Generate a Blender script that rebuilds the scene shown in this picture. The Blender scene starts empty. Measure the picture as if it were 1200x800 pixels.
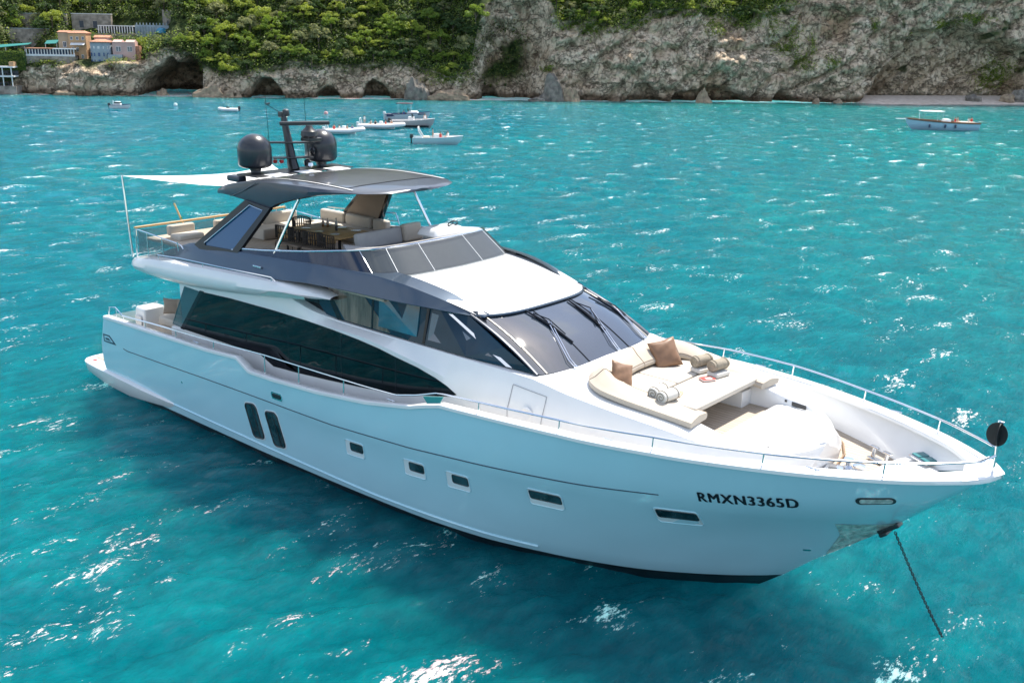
import bpy, bmesh, math, random
import numpy as np
from mathutils import Vector, Matrix, noise as mnoise
R = math.radians
random.seed(7)
scn = bpy.context.scene
COL = scn.collection

# ------------------------------------------------------------------ camera
cam_d = bpy.data.cameras.new('camera')
cam = bpy.data.objects.new('camera', cam_d)
COL.objects.link(cam)
cam_d.sensor_width = 36.0
cam_d.lens = 1178.75 / 1200 * 36.0
cam_d.clip_start = 0.2
cam_d.clip_end = 9000
_r = Vector((0.757099, 0.653066, 0.017479))
_u = Vector((-0.203587, 0.210427, 0.956176))
_d = Vector((-0.620768, 0.727479, -0.292270))
M = Matrix((_r, _u, -_d)).transposed().to_4x4()
M.translation = (30.4449, -17.3180, 10.7302)
cam.matrix_world = M
scn.camera = cam

# ------------------------------------------------------------------ light
SUN_EL, SUN_AZ = R(61), R(100)          # azimuth counter-clockwise from +x
w = bpy.data.worlds.new('World')
scn.world = w
w.use_nodes = True
nt = w.node_tree
nt.nodes.clear()
sky = nt.nodes.new('ShaderNodeTexSky')
sky.sky_type = 'NISHITA'
sky.sun_disc = False
sky.sun_elevation = SUN_EL
sky.sun_rotation = R(90) - SUN_AZ
sky.air_density = 1.0
sky.dust_density = 1.0
sky.ozone_density = 1.0
bg = nt.nodes.new('ShaderNodeBackground')
bg.inputs['Strength'].default_value = 0.15
wo = nt.nodes.new('ShaderNodeOutputWorld')
# thin broken cloud, as mirrored in the windscreen
wtc = nt.nodes.new('ShaderNodeTexCoord')
wmp = nt.nodes.new('ShaderNodeMapping'); wmp.inputs['Scale'].default_value = (1.0, 1.0, 2.6)
wnz = nt.nodes.new('ShaderNodeTexNoise'); wnz.inputs['Scale'].default_value = 3.0; wnz.inputs['Detail'].default_value = 7; wnz.inputs['Roughness'].default_value = .58
wrp = nt.nodes.new('ShaderNodeValToRGB')
wrp.color_ramp.elements[0].position = .46; wrp.color_ramp.elements[0].color = (0, 0, 0, 1)
wrp.color_ramp.elements[1].position = .60; wrp.color_ramp.elements[1].color = (.75, .75, .75, 1)
wmx = nt.nodes.new('ShaderNodeMix'); wmx.data_type = 'RGBA'
wmx.inputs['B'].default_value = (6.5, 6.7, 7.0, 1)
nt.links.new(wtc.outputs['Generated'], wmp.inputs[0]); nt.links.new(wmp.outputs[0], wnz.inputs[0])
nt.links.new(wnz.outputs[0], wrp.inputs[0]); nt.links.new(wrp.outputs[0], wmx.inputs['Factor'])
nt.links.new(sky.outputs[0], wmx.inputs['A'])
nt.links.new(wmx.outputs['Result'], bg.inputs[0])
nt.links.new(bg.outputs[0], wo.inputs[0])
sl = bpy.data.lights.new('sun', 'SUN')
sl.energy = 4.9
sl.angle = R(0.53)
sl.color = (1.0, 0.94, 0.84)
sun = bpy.data.objects.new('sun', sl)
COL.objects.link(sun)
sd = Vector((math.cos(SUN_EL) * math.cos(SUN_AZ), math.cos(SUN_EL) * math.sin(SUN_AZ), math.sin(SUN_EL)))
sun.rotation_euler = (-sd).to_track_quat('-Z', 'Y').to_euler()
sun.location = (0, 0, 60)
scn.view_settings.view_transform = 'Standard'
scn.view_settings.look = 'None'
scn.view_settings.exposure = 0.7
scn.view_settings.gamma = 1.0
scn.cycles.sample_clamp_indirect = 8
scn.cycles.max_bounces = 8
scn.cycles.transparent_max_bounces = 12

# ------------------------------------------------------------------ materials
def mat(name, col, rough=0.5, metal=0.0, spec=0.5, coat=0.0, bump=0.0, bscale=20.0, var=0.0, vscale=3.0,
        stretch=(1, 1, 1), alpha=1.0, col2=None):
    m = bpy.data.materials.new(name)
    m.use_nodes = True
    t = m.node_tree
    b = t.nodes['Principled BSDF']
    b.inputs['Base Color'].default_value = (*col, 1)
    b.inputs['Roughness'].default_value = rough
    b.inputs['Metallic'].default_value = metal
    b.inputs['Specular IOR Level'].default_value = spec
    b.inputs['Coat Weight'].default_value = coat
    b.inputs['Coat Roughness'].default_value = 0.04
    tc = t.nodes.new('ShaderNodeTexCoord')
    mp = t.nodes.new('ShaderNodeMapping')
    mp.inputs['Scale'].default_value = stretch
    t.links.new(tc.outputs['Object'], mp.inputs[0])
    if var or col2:
        n = t.nodes.new('ShaderNodeTexNoise')
        n.inputs['Scale'].default_value = vscale
        n.inputs['Detail'].default_value = 6
        t.links.new(mp.outputs[0], n.inputs[0])
        r = t.nodes.new('ShaderNodeValToRGB')
        c2 = col2 or tuple(min(1, c * (1 + var)) for c in col)
        c1 = col if col2 else tuple(c * (1 - var) for c in col)
        r.color_ramp.elements[0].position = 0.35
        r.color_ramp.elements[1].position = 0.65
        r.color_ramp.elements[0].color = (*c1, 1)
        r.color_ramp.elements[1].color = (*c2, 1)
        t.links.new(n.outputs[0], r.inputs[0])
        t.links.new(r.outputs[0], b.inputs['Base Color'])
    if bump:
        n = t.nodes.new('ShaderNodeTexNoise')
        n.inputs['Scale'].default_value = bscale
        n.inputs['Detail'].default_value = 5
        t.links.new(mp.outputs[0], n.inputs[0])
        bp = t.nodes.new('ShaderNodeBump')
        bp.inputs['Strength'].default_value = bump
        bp.inputs['Distance'].default_value = 0.02
        t.links.new(n.outputs[0], bp.inputs['Height'])
        t.links.new(bp.outputs[0], b.inputs['Normal'])
    return m

def glassmat(name, tint, mixf, rough=0.03):
    m = bpy.data.materials.new(name)
    m.use_nodes = True
    t = m.node_tree
    b = t.nodes['Principled BSDF']
    b.inputs['Base Color'].default_value = (*tint, 1)
    b.inputs['Roughness'].default_value = rough
    b.inputs['Specular IOR Level'].default_value = 0.8
    tr = t.nodes.new('ShaderNodeBsdfTransparent')
    tr.inputs[0].default_value = (0.55, 0.6, 0.62, 1)
    mx = t.nodes.new('ShaderNodeMixShader')
    mx.inputs[0].default_value = mixf
    out = t.nodes['Material Output']
    t.links.new(tr.outputs[0], mx.inputs[1])
    t.links.new(b.outputs[0], mx.inputs[2])
    t.links.new(mx.outputs[0], out.inputs[0])
    return m

def teakmat(name, a, b_, pitch=0.06, axis='Y'):
    """planks with dark caulk lines running along x"""
    m = bpy.data.materials.new(name)
    m.use_nodes = True
    t = m.node_tree
    bs = t.nodes['Principled BSDF']
    bs.inputs['Roughness'].default_value = 0.65
    tc = t.nodes.new('ShaderNodeTexCoord')
    sp = t.nodes.new('ShaderNodeSeparateXYZ')
    t.links.new(tc.outputs['Object'], sp.inputs[0])
    md = t.nodes.new('ShaderNodeMath'); md.operation = 'PINGPONG'
    md.inputs[1].default_value = pitch
    t.links.new(sp.outputs[axis], md.inputs[0])
    lt = t.nodes.new('ShaderNodeMath'); lt.operation = 'LESS_THAN'
    lt.inputs[1].default_value = 0.005
    t.links.new(md.outputs[0], lt.inputs[0])
    n = t.nodes.new('ShaderNodeTexNoise')
    mp = t.nodes.new('ShaderNodeMapping')
    mp.inputs['Scale'].default_value = (1, 14, 1) if axis == 'Y' else (14, 1, 1)
    t.links.new(tc.outputs['Object'], mp.inputs[0])
    t.links.new(mp.outputs[0], n.inputs[0])
    n.inputs['Scale'].default_value = 2.0
    n.inputs['Detail'].default_value = 6
    r = t.nodes.new('ShaderNodeValToRGB')
    r.color_ramp.elements[0].color = (*a, 1)
    r.color_ramp.elements[1].color = (*b_, 1)
    r.color_ramp.elements[0].position = 0.3
    r.color_ramp.elements[1].position = 0.7
    t.links.new(n.outputs[0], r.inputs[0])
    mx = t.nodes.new('ShaderNodeMix'); mx.data_type = 'RGBA'
    mx.inputs['B'].default_value = (0.10, 0.08, 0.06, 1)
    t.links.new(lt.outputs[0], mx.inputs['Factor'])
    t.links.new(r.outputs[0], mx.inputs['A'])
    t.links.new(mx.outputs['Result'], bs.inputs['Base Color'])
    return m

WHITE = mat('white_gelcoat', (0.80, 0.80, 0.79), 0.28, coat=0.4, var=0.02, vscale=1.5)
NONSKID = mat('white_nonskid', (0.74, 0.74, 0.72), 0.6, bump=0.2, bscale=150)
HULLP = mat('pale_blue_hull_paint', (0.45, 0.71, 0.80), 0.12, coat=1.0, var=0.015, vscale=0.8)
BOOT = mat('black_bottom_paint', (0.012, 0.014, 0.018), 0.3, var=0.3)
GROOVE = mat('dark_groove', (0.02, 0.05, 0.08), 0.4)
METBLUE = mat('steel_blue_metallic_paint', (0.05, 0.078, 0.115), 0.30, metal=0.5, coat=0.5, var=0.03)
GREYTOP = mat('graphite_hardtop_paint', (0.045, 0.055, 0.075), 0.34, metal=0.3, coat=0.35, var=0.06)
GREYPANEL = mat('hardtop_panel', (0.06, 0.062, 0.068), 0.28, metal=0.2, coat=0.4, var=0.1)
BLACKGL = mat('black_gloss', (0.008, 0.01, 0.015), 0.16, spec=0.35)
PORTGL = mat('porthole_glass', (0.015, 0.045, 0.055), 0.04, spec=0.8, var=0.7, vscale=2.5)
GLASSD = mat('dark_window_glass', (0.002, 0.007, 0.010), 0.03, spec=0.28, coat=0.0, var=0.4, vscale=1.2)
GLASSB = mat('blue_window_glass', (0.004, 0.030, 0.055), 0.03, spec=0.35, coat=0.0, var=0.3, vscale=0.9)
GLASSW = mat('windscreen_glass', (0.02, 0.03, 0.045), 0.02, spec=1.0, coat=1.0, var=0.3, vscale=0.6)
GLASSP = mat('arch_glass', (0.02, 0.085, 0.20), 0.06, spec=0.5)
TINT = glassmat('tinted_screen_glass', (0.10, 0.11, 0.12), 0.55)
QGLASS = glassmat('aft_corner_glass', (0.01, 0.12, 0.15), 0.55)
TINTD = glassmat('dark_side_screen_glass', (0.004, 0.012, 0.035), 0.90)
CLEAR = glassmat('clear_glass', (0.4, 0.5, 0.5), 0.22)
CHROME = mat('polished_stainless', (0.75, 0.76, 0.78), 0.12, metal=1.0)
DARKMET = mat('dark_plastic', (0.018, 0.02, 0.024), 0.35, coat=0.2, bump=0.05)
DOME = mat('black_dome', (0.022, 0.025, 0.032), 0.30, coat=0.15)
TEAK = teakmat('bleached_teak', (0.38, 0.31, 0.24), (0.52, 0.44, 0.35))
TEAKG = teakmat('golden_teak', (0.42, 0.27, 0.13), (0.55, 0.37, 0.19), 0.05)
WOOD = mat('varnished_wood', (0.45, 0.27, 0.10), 0.35, col2=(0.62, 0.40, 0.18), vscale=3, stretch=(1, 12, 12))
BEIGE = mat('beige_cushion', (0.50, 0.435, 0.355), 0.85, bump=0.12, bscale=40, var=0.03)
CREAM = mat('cream_mattress', (0.54, 0.49, 0.42), 0.85, bump=0.12, bscale=40, var=0.03)
TAUPE = mat('taupe_fabric', (0.30, 0.235, 0.18), 0.8, bump=0.15, bscale=60, var=0.06)
GREYFAB = mat('grey_fabric', (0.34, 0.33, 0.32), 0.8, bump=0.15, bscale=60, var=0.05)
BROWN = mat('brown_satin_pillow', (0.225, 0.125, 0.07), 0.45, bump=0.2, bscale=10, var=0.12, vscale=5)
DKROPE = mat('dark_rope_chair', (0.035, 0.026, 0.02), 0.7, bump=0.4, bscale=80)
SAIL = mat('white_awning_cloth', (0.86, 0.85, 0.83), 0.8, bump=0.1, bscale=6)
TOWEL = mat('white_towel', (0.74, 0.71, 0.66), 0.95, bump=0.8, bscale=120)
TOWELB = mat('beige_towel', (0.36, 0.31, 0.24), 0.95, bump=0.8, bscale=120, var=0.15, vscale=10)
PAPER = mat('paper', (0.8, 0.78, 0.72), 0.8)
REDC = mat('red_cover', (0.55, 0.06, 0.05), 0.4)
ORANGEC = mat('orange_cover', (0.65, 0.30, 0.08), 0.4, col2=(0.7, 0.6, 0.35), vscale=12)
TEALC = mat('teal_plate', (0.02, 0.26, 0.26), 0.7)
BOTTLE = mat('dark_bottle_glass', (0.01, 0.012, 0.01), 0.05, coat=1.0)
AMBER = mat('amber_bottle_glass', (0.16, 0.07, 0.02), 0.08, coat=1.0)
PLATE = mat('white_china', (0.8, 0.8, 0.78), 0.15, coat=0.6)
CHAINM = mat('galvanised_chain', (0.05, 0.055, 0.06), 0.5, metal=0.6)
TEXTM = mat('black_lettering', (0.012, 0.014, 0.02), 0.3)
GREENF = mat('green_flag', (0.05, 0.30, 0.10), 0.8)
REDF = mat('red_light_lens', (0.5, 0.02, 0.02), 0.3)

# ------------------------------------------------------------------ helpers
def mesh(name, verts, faces, material, parent=None, smooth=True, sharp=35, mats=None, mi=None):
    me = bpy.data.meshes.new(name)
    me.from_pydata([tuple(map(float, v)) for v in verts], [], faces)
    me.materials.append(material)
    if mats:
        for m_ in mats:
            me.materials.append(m_)
    if mi is not None:
        me.polygons.foreach_set('material_index', mi)
    me.validate()
    if smooth:
        me.polygons.foreach_set('use_smooth', [True] * len(me.polygons))
        me.set_sharp_from_angle(angle=R(sharp))
    me.update()
    o = bpy.data.objects.new(name, me)
    COL.objects.link(o)
    if parent:
        o.parent = parent
    return o

def tag(o, label=None, cat=None, group=None, kind=None):
    if label: o['label'] = label
    if cat: o['category'] = cat
    if group: o['group'] = group
    if kind: o['kind'] = kind
    return o

def empty(name, loc=(0, 0, 0), rz=0, label=None, cat=None, group=None):
    o = bpy.data.objects.new(name, None)
    COL.objects.link(o)
    o.location = loc
    o.rotation_euler = (0, 0, rz)
    o.empty_display_size = 0.3
    return tag(o, label, cat, group)

def copy_tree(o, parent=None):
    c = o.copy()
    COL.objects.link(c)
    if parent: c.parent = parent
    for ch in list(o.children):
        copy_tree(ch, c)
    return c

class MB:
    """collects shapes into one mesh"""
    def __init__(s):
        s.v = []; s.f = []; s.m = []
    def add(s, verts, faces, mi=0):
        k = len(s.v)
        s.v += [tuple(v) for v in verts]
        s.f += [tuple(i + k for i in f) for f in faces]
        s.m += [mi] * len(faces)
        return s
    def box(s, c, size, rz=0.0, bev=0.0, mi=0, rot=None, taper=1.0):
        bm = bmesh.new()
        bmesh.ops.create_cube(bm, size=1)
        for v in bm.verts:
            k = taper if v.co.z > 0 else 1
            v.co = Vector((v.co.x * size[0] * k, v.co.y * size[1] * k, v.co.z * size[2]))
        if bev:
            bmesh.ops.bevel(bm, geom=bm.edges[:], offset=min(bev, min(size) * 0.45), segments=3, profile=0.6, affect='EDGES')
        mt = Matrix.Translation(c) @ (rot.to_4x4() if rot else Matrix.Rotation(rz, 4, 'Z'))
        bm.transform(mt)
        bm.verts.ensure_lookup_table()
        for i, v in enumerate(bm.verts): v.index = i
        s.add([v.co.copy() for v in bm.verts], [[v.index for v in f.verts] for f in bm.faces], mi)
        bm.free()
        return s
    def tube(s, path, r, n=8, mi=0, cap=True, flat=1.0):
        P = [Vector(p) for p in path]
        rr = r if isinstance(r, (list, tuple)) else [r] * len(P)
        rings = []
        up = Vector((0, 0, 1))
        prev = None
        for i, p in enumerate(P):
            a = P[max(i - 1, 0)]; b = P[min(i + 1, len(P) - 1)]
            d = (b - a).normalized()
            if prev is None:
                x = d.cross(up)
                if x.length < 1e-3: x = d.cross(Vector((1, 0, 0)))
            else:
                x = prev - d * prev.dot(d)
            x.normalize(); prev = x
            y = d.cross(x)
            rings.append([p + (x * math.cos(2 * math.pi * k / n) + y * math.sin(2 * math.pi * k / n) * flat) * rr[i] for k in range(n)])
        V = [v for r_ in rings for v in r_]
        F = []
        for i in range(len(P) - 1):
            for k in range(n):
                F.append((i * n + k, i * n + (k + 1) % n, (i + 1) * n + (k + 1) % n, (i + 1) * n + k))
        if cap:
            F.append(tuple(reversed(range(n))))
            F.append(tuple((len(P) - 1) * n + k for k in range(n)))
        return s.add(V, F, mi)
    def lathe(s, prof, c=(0, 0, 0), n=24, mi=0, rot=None):
        V = []; F = []
        for (r, z) in prof:
            for k in range(n):
                a = 2 * math.pi * k / n
                p = Vector((r * math.cos(a), r * math.sin(a), z))
                if rot: p = rot @ p
                V.append(p + Vector(c))
        for i in range(len(prof) - 1):
            for k in range(n):
                F.append((i * n + k, i * n + (k + 1) % n, (i + 1) * n + (k + 1) % n, (i + 1) * n + k))
        F.append(tuple(reversed(range(n))))
        F.append(tuple((len(prof) - 1) * n + k for k in range(n)))
        return s.add(V, F, mi)
    def grid(s, rows, mi=0, closed=False):
        n = len(rows[0])
        V = [p for r_ in rows for p in r_]
        F = []
        for i in range(len(rows) - 1):
            for k in range(n if closed else n - 1):
                F.append((i * n + k, i * n + (k + 1) % n, (i + 1) * n + (k + 1) % n, (i + 1) * n + k))
        return s.add(V, F, mi)
    def prism(s, poly, n, mi=0):
        """poly: list of 3d points; n: extrusion vector"""
        k = len(poly); n = Vector(n)
        V = [Vector(p) for p in poly] + [Vector(p) + n for p in poly]
        F = [tuple(range(k)), tuple(reversed(range(k, 2 * k)))]
        F += [(i, (i + 1) % k, (i + 1) % k + k, i + k) for i in range(k)]
        return s.add(V, F, mi)
    def build(s, name, material, parent=None, smooth=True, sharp=35, mats=None, recalc=True):
        o = mesh(name, s.v, s.f, material, parent, False, sharp, mats, s.m if mats else None)
        if recalc:
            bm = bmesh.new(); bm.from_mesh(o.data)
            bmesh.ops.recalc_face_normals(bm, faces=bm.faces[:])
            bm.to_mesh(o.data); bm.free()
        if smooth:
            o.data.polygons.foreach_set('use_smooth', [True] * len(o.data.polygons))
            o.data.set_sharp_from_angle(angle=R(sharp))
        return o

def interp(x, tab):
    """monotone cubic through (x, y) pairs"""
    X = [a for a, _ in tab]; Y = [b for _, b in tab]
    if x <= X[0]: return Y[0]
    if x >= X[-1]: return Y[-1]
    i = max(k for k in range(len(X) - 1) if X[k] <= x)
    def sl(k):
        return (Y[k + 1] - Y[k]) / (X[k + 1] - X[k])
    def tg(k):
        if k == 0: return sl(0)
        if k == len(X) - 1: return sl(k - 1)
        a, b = sl(k - 1), sl(k)
        return 0 if a * b <= 0 else 2 * a * b / (a + b)
    h = X[i + 1] - X[i]; t = (x - X[i]) / h
    m0, m1 = tg(i), tg(i + 1)
    return ((2*t**3 - 3*t*t + 1) * Y[i] + (t**3 - 2*t*t + t) * h * m0 + (-2*t**3 + 3*t*t) * Y[i+1] + (t**3 - t*t) * h * m1)

def lin(x, tab):
    return float(np.interp(x, [a for a, _ in tab], [b for _, b in tab]))

def frange(a, b, n):
    return [a + (b - a) * i / (n - 1) for i in range(n)]
# ====================================================================== MOTOR YACHT
yacht = empty('motor_yacht', (13, 0, 0), 0,
    'large three-deck motor yacht with pale blue hull and white topsides anchored in the foreground', 'yacht')
YI = Matrix.Translation((-13, 0, 0))

def yb(mb, name, material, parent=None, **k):
    """build a yacht part given in yacht coordinates (x from the stern)"""
    o = mb.build(name, material, None, **k)
    off = np.array([-13.0, 0, 0])
    me = o.data
    co = np.empty(len(me.vertices) * 3); me.vertices.foreach_get('co', co)
    co = co.reshape(-1, 3) + off
    me.vertices.foreach_set('co', co.ravel()); me.update()
    o.parent = parent or yacht
    return o

Z_SHEER = [(1.9, 2.30), (4.9, 2.41), (7.7, 2.53), (8.98, 2.63), (9.06, 2.625), (9.55, 2.395), (9.68, 2.385), (10.66, 2.42), (12.4, 2.54),
           (14.16, 2.74), (15.6, 3.01), (16.12, 3.17), (16.5, 3.27), (17.6, 3.34), (19.7, 3.47), (21.55, 3.54), (23.39, 3.60),
           (25.16, 3.66), (26.4, 3.71), (26.62, 3.74)]
Y_SHEER = [(1.9, 3.02), (6, 3.12), (10, 3.20), (14, 3.26), (17, 3.28), (19.64, 3.21), (21.55, 2.88), (23.39, 2.28), (25.16, 1.41),
           (26.1, 0.72), (26.5, 0.30), (26.62, 0.0)]
LV = [  # (aft x, stem x, z table, y table)
    (1.7, 21.6, [(0, -0.8), (30, -0.8)], [(1.7, 2.4), (9, 2.5), (15, 2.2), (18, 1.3), (20, .55), (21.6, 0)]),
    (1.7, 22.45, [(0, 0), (30, 0)], [(1.7, 2.86), (5, 2.93), (9.3, 2.94), (12, 2.88), (15, 2.74), (17, 2.50), (18.5, 2.10), (19.6, 1.69), (20.6, 1.25), (21.9, .42), (22.45, 0)]),
    (1.65, 22.95, [(1.65, .14), (15, .15), (19, .22), (21.5, .32), (22.95, .42)], [(1.6, 2.90), (5, 2.97), (9.3, 2.99), (12, 2.95), (15, 2.83), (17, 2.62), (18.5, 2.27), (19.6, 1.92), (20.6, 1.52), (21.9, .78), (22.6, .30), (22.95, 0)]),
    (1.5, 23.6, [(1.6, .75), (14, .8), (18, .95), (23.6, 1.03)], [(1.5, 2.95), (9, 3.04), (14, 3.0), (17, 2.82), (19.6, 2.30), (21.5, 1.48), (22.7, .72), (23.3, .28), (23.6, 0)]),
    (1.5, 24.65, [(1.5, 1.15), (9, 1.35), (15, 1.55), (18, 1.75), (24.65, 1.92)], [(1.5, 2.97), (9, 3.08), (14, 3.1), (17, 3.02), (19.6, 2.68), (21.5, 2.04), (23, 1.20), (24, .55), (24.4, .22), (24.65, 0)]),
    (1.55, 25.78, [(1.5, 1.41), (3, 1.45), (4.9, 1.53), (7.3, 1.63), (9.4, 1.70), (12.8, 1.80), (15.5, 1.99), (17, 2.15), (19.5, 2.40), (21.6, 2.64), (25.78, 2.98)],
        [(1.5, 2.98), (9, 3.12), (14, 3.19), (17, 3.17), (19.6, 2.98), (21.5, 2.58), (23.2, 1.98), (24.6, 1.26), (25.3, .72), (25.65, .33), (25.78, 0)]),
    (1.9, 26.62, Z_SHEER, Y_SHEER)]

def hull_pt(s, wv):
    """s 0..1 along, wv 0..6 up; piecewise smooth in wv"""
    k = min(int(wv), 5); f = wv - k
    P = []
    for j in (k, k + 1):
        a, b, zt, yt = LV[j]
        x = a + (b - a) * s
        z = lin(x, zt) if j == 6 else interp(x, zt)
        P.append((x, interp(x, yt), z))
    return tuple(P[0][i] * (1 - f) + P[1][i] * f for i in range(3))

def hull_y(x, z):
    best = 0
    s = (x - 1.7) / 22.5
    for _ in range(14):
        lo, hi = 0.0, 6.0
        for _ in range(22):
            m_ = (lo + hi) / 2
            if hull_pt(s, m_)[2] < z: lo = m_
            else: hi = m_
        p = hull_pt(s, lo)
        s += (x - p[0]) / 24.5
        s = min(max(s, 0), 1)
    return p[1]

NS = 230
mb = MB()
lev = [0, 1, 1.5, 2, 2.5, 3, 3.5, 4, 4.5, 5, 5.33, 5.66, 6]
ss = sorted(set([i / NS for i in range(NS + 1)] + [(x - 1.9) / 24.72 for x in (8.98, 9.06, 9.3, 9.55, 9.68, 16.1, 16.5)]))
for sg in (-1, 1):
    rows = []
    for s in ss:
        rows.append([(p[0], sg * p[1], p[2]) for p in (hull_pt(s, w_) for w_ in lev)])
    k0 = len(mb.f)
    mb.grid(rows)
    nl = len(lev) - 1
    for i in range(k0, len(mb.f)):
        if (i - k0) % nl < 3: mb.m[i] = 1
# transom
tp = [hull_pt(0, w_) for w_ in lev]
mb.grid([[(p[0], -p[1], p[2]) for p in tp], [(p[0], p[1], p[2]) for p in tp]])
hull = yb(mb, 'hull', HULLP, mats=[BOOT], sharp=28)
# merge stem seam
bm = bmesh.new(); bm.from_mesh(hull.data); bmesh.ops.remove_doubles(bm, verts=bm.verts[:], dist=0.002); bm.to_mesh(hull.data); bm.free()
hull.data.set_sharp_from_angle(angle=R(28))

# knuckle groove, spray rail
def hull_line(zf, x0, x1, r, off, n=80, flat=1.0):
    out = []
    for sg in (-1, 1):
        out.append([(x, sg * (hull_y(x, zf(x)) + off), zf(x)) for x in frange(x0, x1, n)])
    return out
kz = lambda x: lin(x, [(2.9, 1.49), (3.1, 1.46), (4.9, 1.53), (7.3, 1.63), (9.4, 1.70), (12.8, 1.80), (15.5, 1.99), (17, 2.15), (19.5, 2.40), (21.6, 2.62)])
mb = MB()
for L in hull_line(kz, 2.9, 21.5, .02, .0):
    mb.tube(L, .014, 6)
yb(mb, 'styling_groove', GROOVE)
mb = MB()
for L in hull_line(lambda x: lin(x, [(2, .40), (9, .36), (14, .28), (19, .36)]), 5.5, 18.5, .03, .01):
    mb.tube(L, .028, 6)
yb(mb, 'spray_rail', HULLP)

# ---- bulwark: inner face, cap
def sheer(x): return interp(x, Y_SHEER), lin(x, Z_SHEER)
def deck_z(x): return lin(x, [(1.9, 1.50), (13.6, 1.62), (16.2, 2.55), (18, 2.80), (20, 2.90), (27, 2.95)])
XS = sorted(set(frange(1.95, 26.3, 150) + [8.98, 9.06, 9.55, 9.68, 16.12, 16.5]))
mb = MB()
for sg in (-1, 1):
    rows = []
    for x in XS:
        y, z = sheer(x)
        th = lin(x, [(24, .14), (26.3, .16)])
        yi = max(y - th, 0.02)
        dz = deck_z(x)
        dz = max(dz, lin(x, [(24.6, 2.95), (25.3, 3.15), (26.3, 3.62)]) if x > 24.6 else dz)
        yd = max(min(yi, hull_y(x, max(dz, 1.3)) - .10), .005)
        rows.append([(x, sg * yi, z - .02), (x, sg * (yi * .6 + yd * .4), (z + dz) / 2), (x, sg * yd, dz)])
    mb.grid(rows)
yb(mb, 'bulwark_lining', WHITE)
mb = MB()
XC = sorted(set(frange(1.92, 26.2, 150) + [26.35, 26.45, 26.52, 26.58, 26.62, 8.98, 9.06, 9.55, 9.68, 16.12, 16.5]))
for sg in (-1, 1):
    rows = []
    for x in XC:
        y, z = sheer(x)
        th = lin(x, [(16, .18), (22, .24), (25.5, .38), (26.2, .6)])
        yi = max(y - th, 0.0)
        yo = y + .028
        rows.append([(x, sg * yi, z - .05), (x, sg * yi, z + .015), (x, sg * (yi + .02), z + .03), (x, sg * max(yo - .03, 0), z + .035),
                     (x, sg * yo, z + .015), (x, sg * yo, z - .05)])
    mb.grid(rows)
    yo = .03
# bow tip plate
mb.add([(26.2, -.72, 3.737), (26.45, -.4, 3.745), (26.62, -.1, 3.77), (26.66, 0, 3.775), (26.62, .1, 3.77), (26.45, .4, 3.745), (26.2, .72, 3.737), (26.0, 0, 3.74)],
       [(0, 1, 2, 3, 4, 5, 6, 7)])
yb(mb, 'bulwark_cap', WHITE, sharp=50)

# ---- decks
mb = MB()
rows = []
for x in frange(2.0, 24.7, 110):
    dz = deck_z(x)
    yd = hull_y(x, dz) - .10
    rows.append([(x, -yd, dz), (x, -yd / 2, dz), (x, 0, dz), (x, yd / 2, dz), (x, yd, dz)])
mb.grid(rows)
yb(mb, 'main_deck', TEAK)
# raised white bow platform with curved edge
mb = MB()
rows = []
for k in frange(0, 1, 25):
    y = -1 + 2 * k
    x0 = 24.45 + .30 * abs(y) ** 2
    x1 = 25.72
    r_ = []
    for j in frange(0, 1, 12):
        x = x0 + (x1 - x0) * j
        yy = y * max(hull_y(x, 3.12) - .10, .03)
        r_.append((x, yy, 3.14 + .10 * j))
    rows.append([(r_[0][0] - .03, r_[0][1], 2.95), (r_[0][0] - .01, r_[0][1], 3.11)] + r_)
mb.grid(rows)
yb(mb, 'bow_platform', NONSKID, sharp=50)
# bow hatch with two panes (port)
def hatch(cx, cy, z, sx, sy, rz):
    h = MB().box((cx, cy, z + .02), (sx, sy, .05), rz, .02)
    f = yb(h, 'bow_hatch', CHROME)
    c_, s_ = math.cos(rz), math.sin(rz)
    for k in (-1, 1):
        ox = k * sx * .235
        p = MB().box((cx + ox * c_, cy + ox * s_, z + .052), (sx * .40, sy * .76, .02), rz, .008)
        yb(p, 'pane', mat('hatch_glass', (.06, .22, .24), .1) if k < 0 else bpy.data.materials['hatch_glass'], f)
hatch(25.05, 1.0, 3.235, .50, .36, R(-34))

# ---- swim platform: long lip down the side
mb = MB()
def plat_y(x): return interp(x, [(-.06, 2.55), (.0, 2.82), (.25, 2.95), (1.5, 3.03), (3.5, 3.10), (5.2, 3.04), (6.1, 2.93)])
for sg in (-1, 1):
    rows = []
    for x in [-.06, 0, .1, .25, .6, 1.0, 1.5, 2.2, 3, 3.8, 4.6, 5.2, 5.7, 6.05]:
        yo = plat_y(x); yi = 0 if x < 1.5 else hull_y(max(x, 1.75), .42) - .05
        zt = lin(x, [(0, .50), (3, .50), (6.05, .40)])
        zb = lin(x, [(0, .16), (1.6, -.02), (3, -.02), (6.05, .22)])
        rows.append([(x, sg * yi, zt), (x, sg * (yo - .05), zt), (x, sg * yo, zt - .04), (x, sg * (yo - .06), zb + .05), (x, sg * (yo - .12), zb), (x, sg * yi, zb)])
    mb.grid(rows)
mb.add([(-.06, -2.5, .5), (-.06, 2.5, .5), (-.06, 2.5, .16), (-.06, -2.5, .16)], [(0, 1, 2, 3)])
sp_ = yb(mb, 'swim_platform', WHITE, sharp=45)
mb = MB()
mb.box((.85, 0, .508), (1.35, 5.1, .012))
yb(mb, 'teak_insert', TEAK, sp_)
mb = MB()
for y in (-2.72, -1.9): yb(MB().box((.45, y, .515), (.16, .07, .02), 0, .005), 'deck_marker', REDC, sp_)

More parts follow.
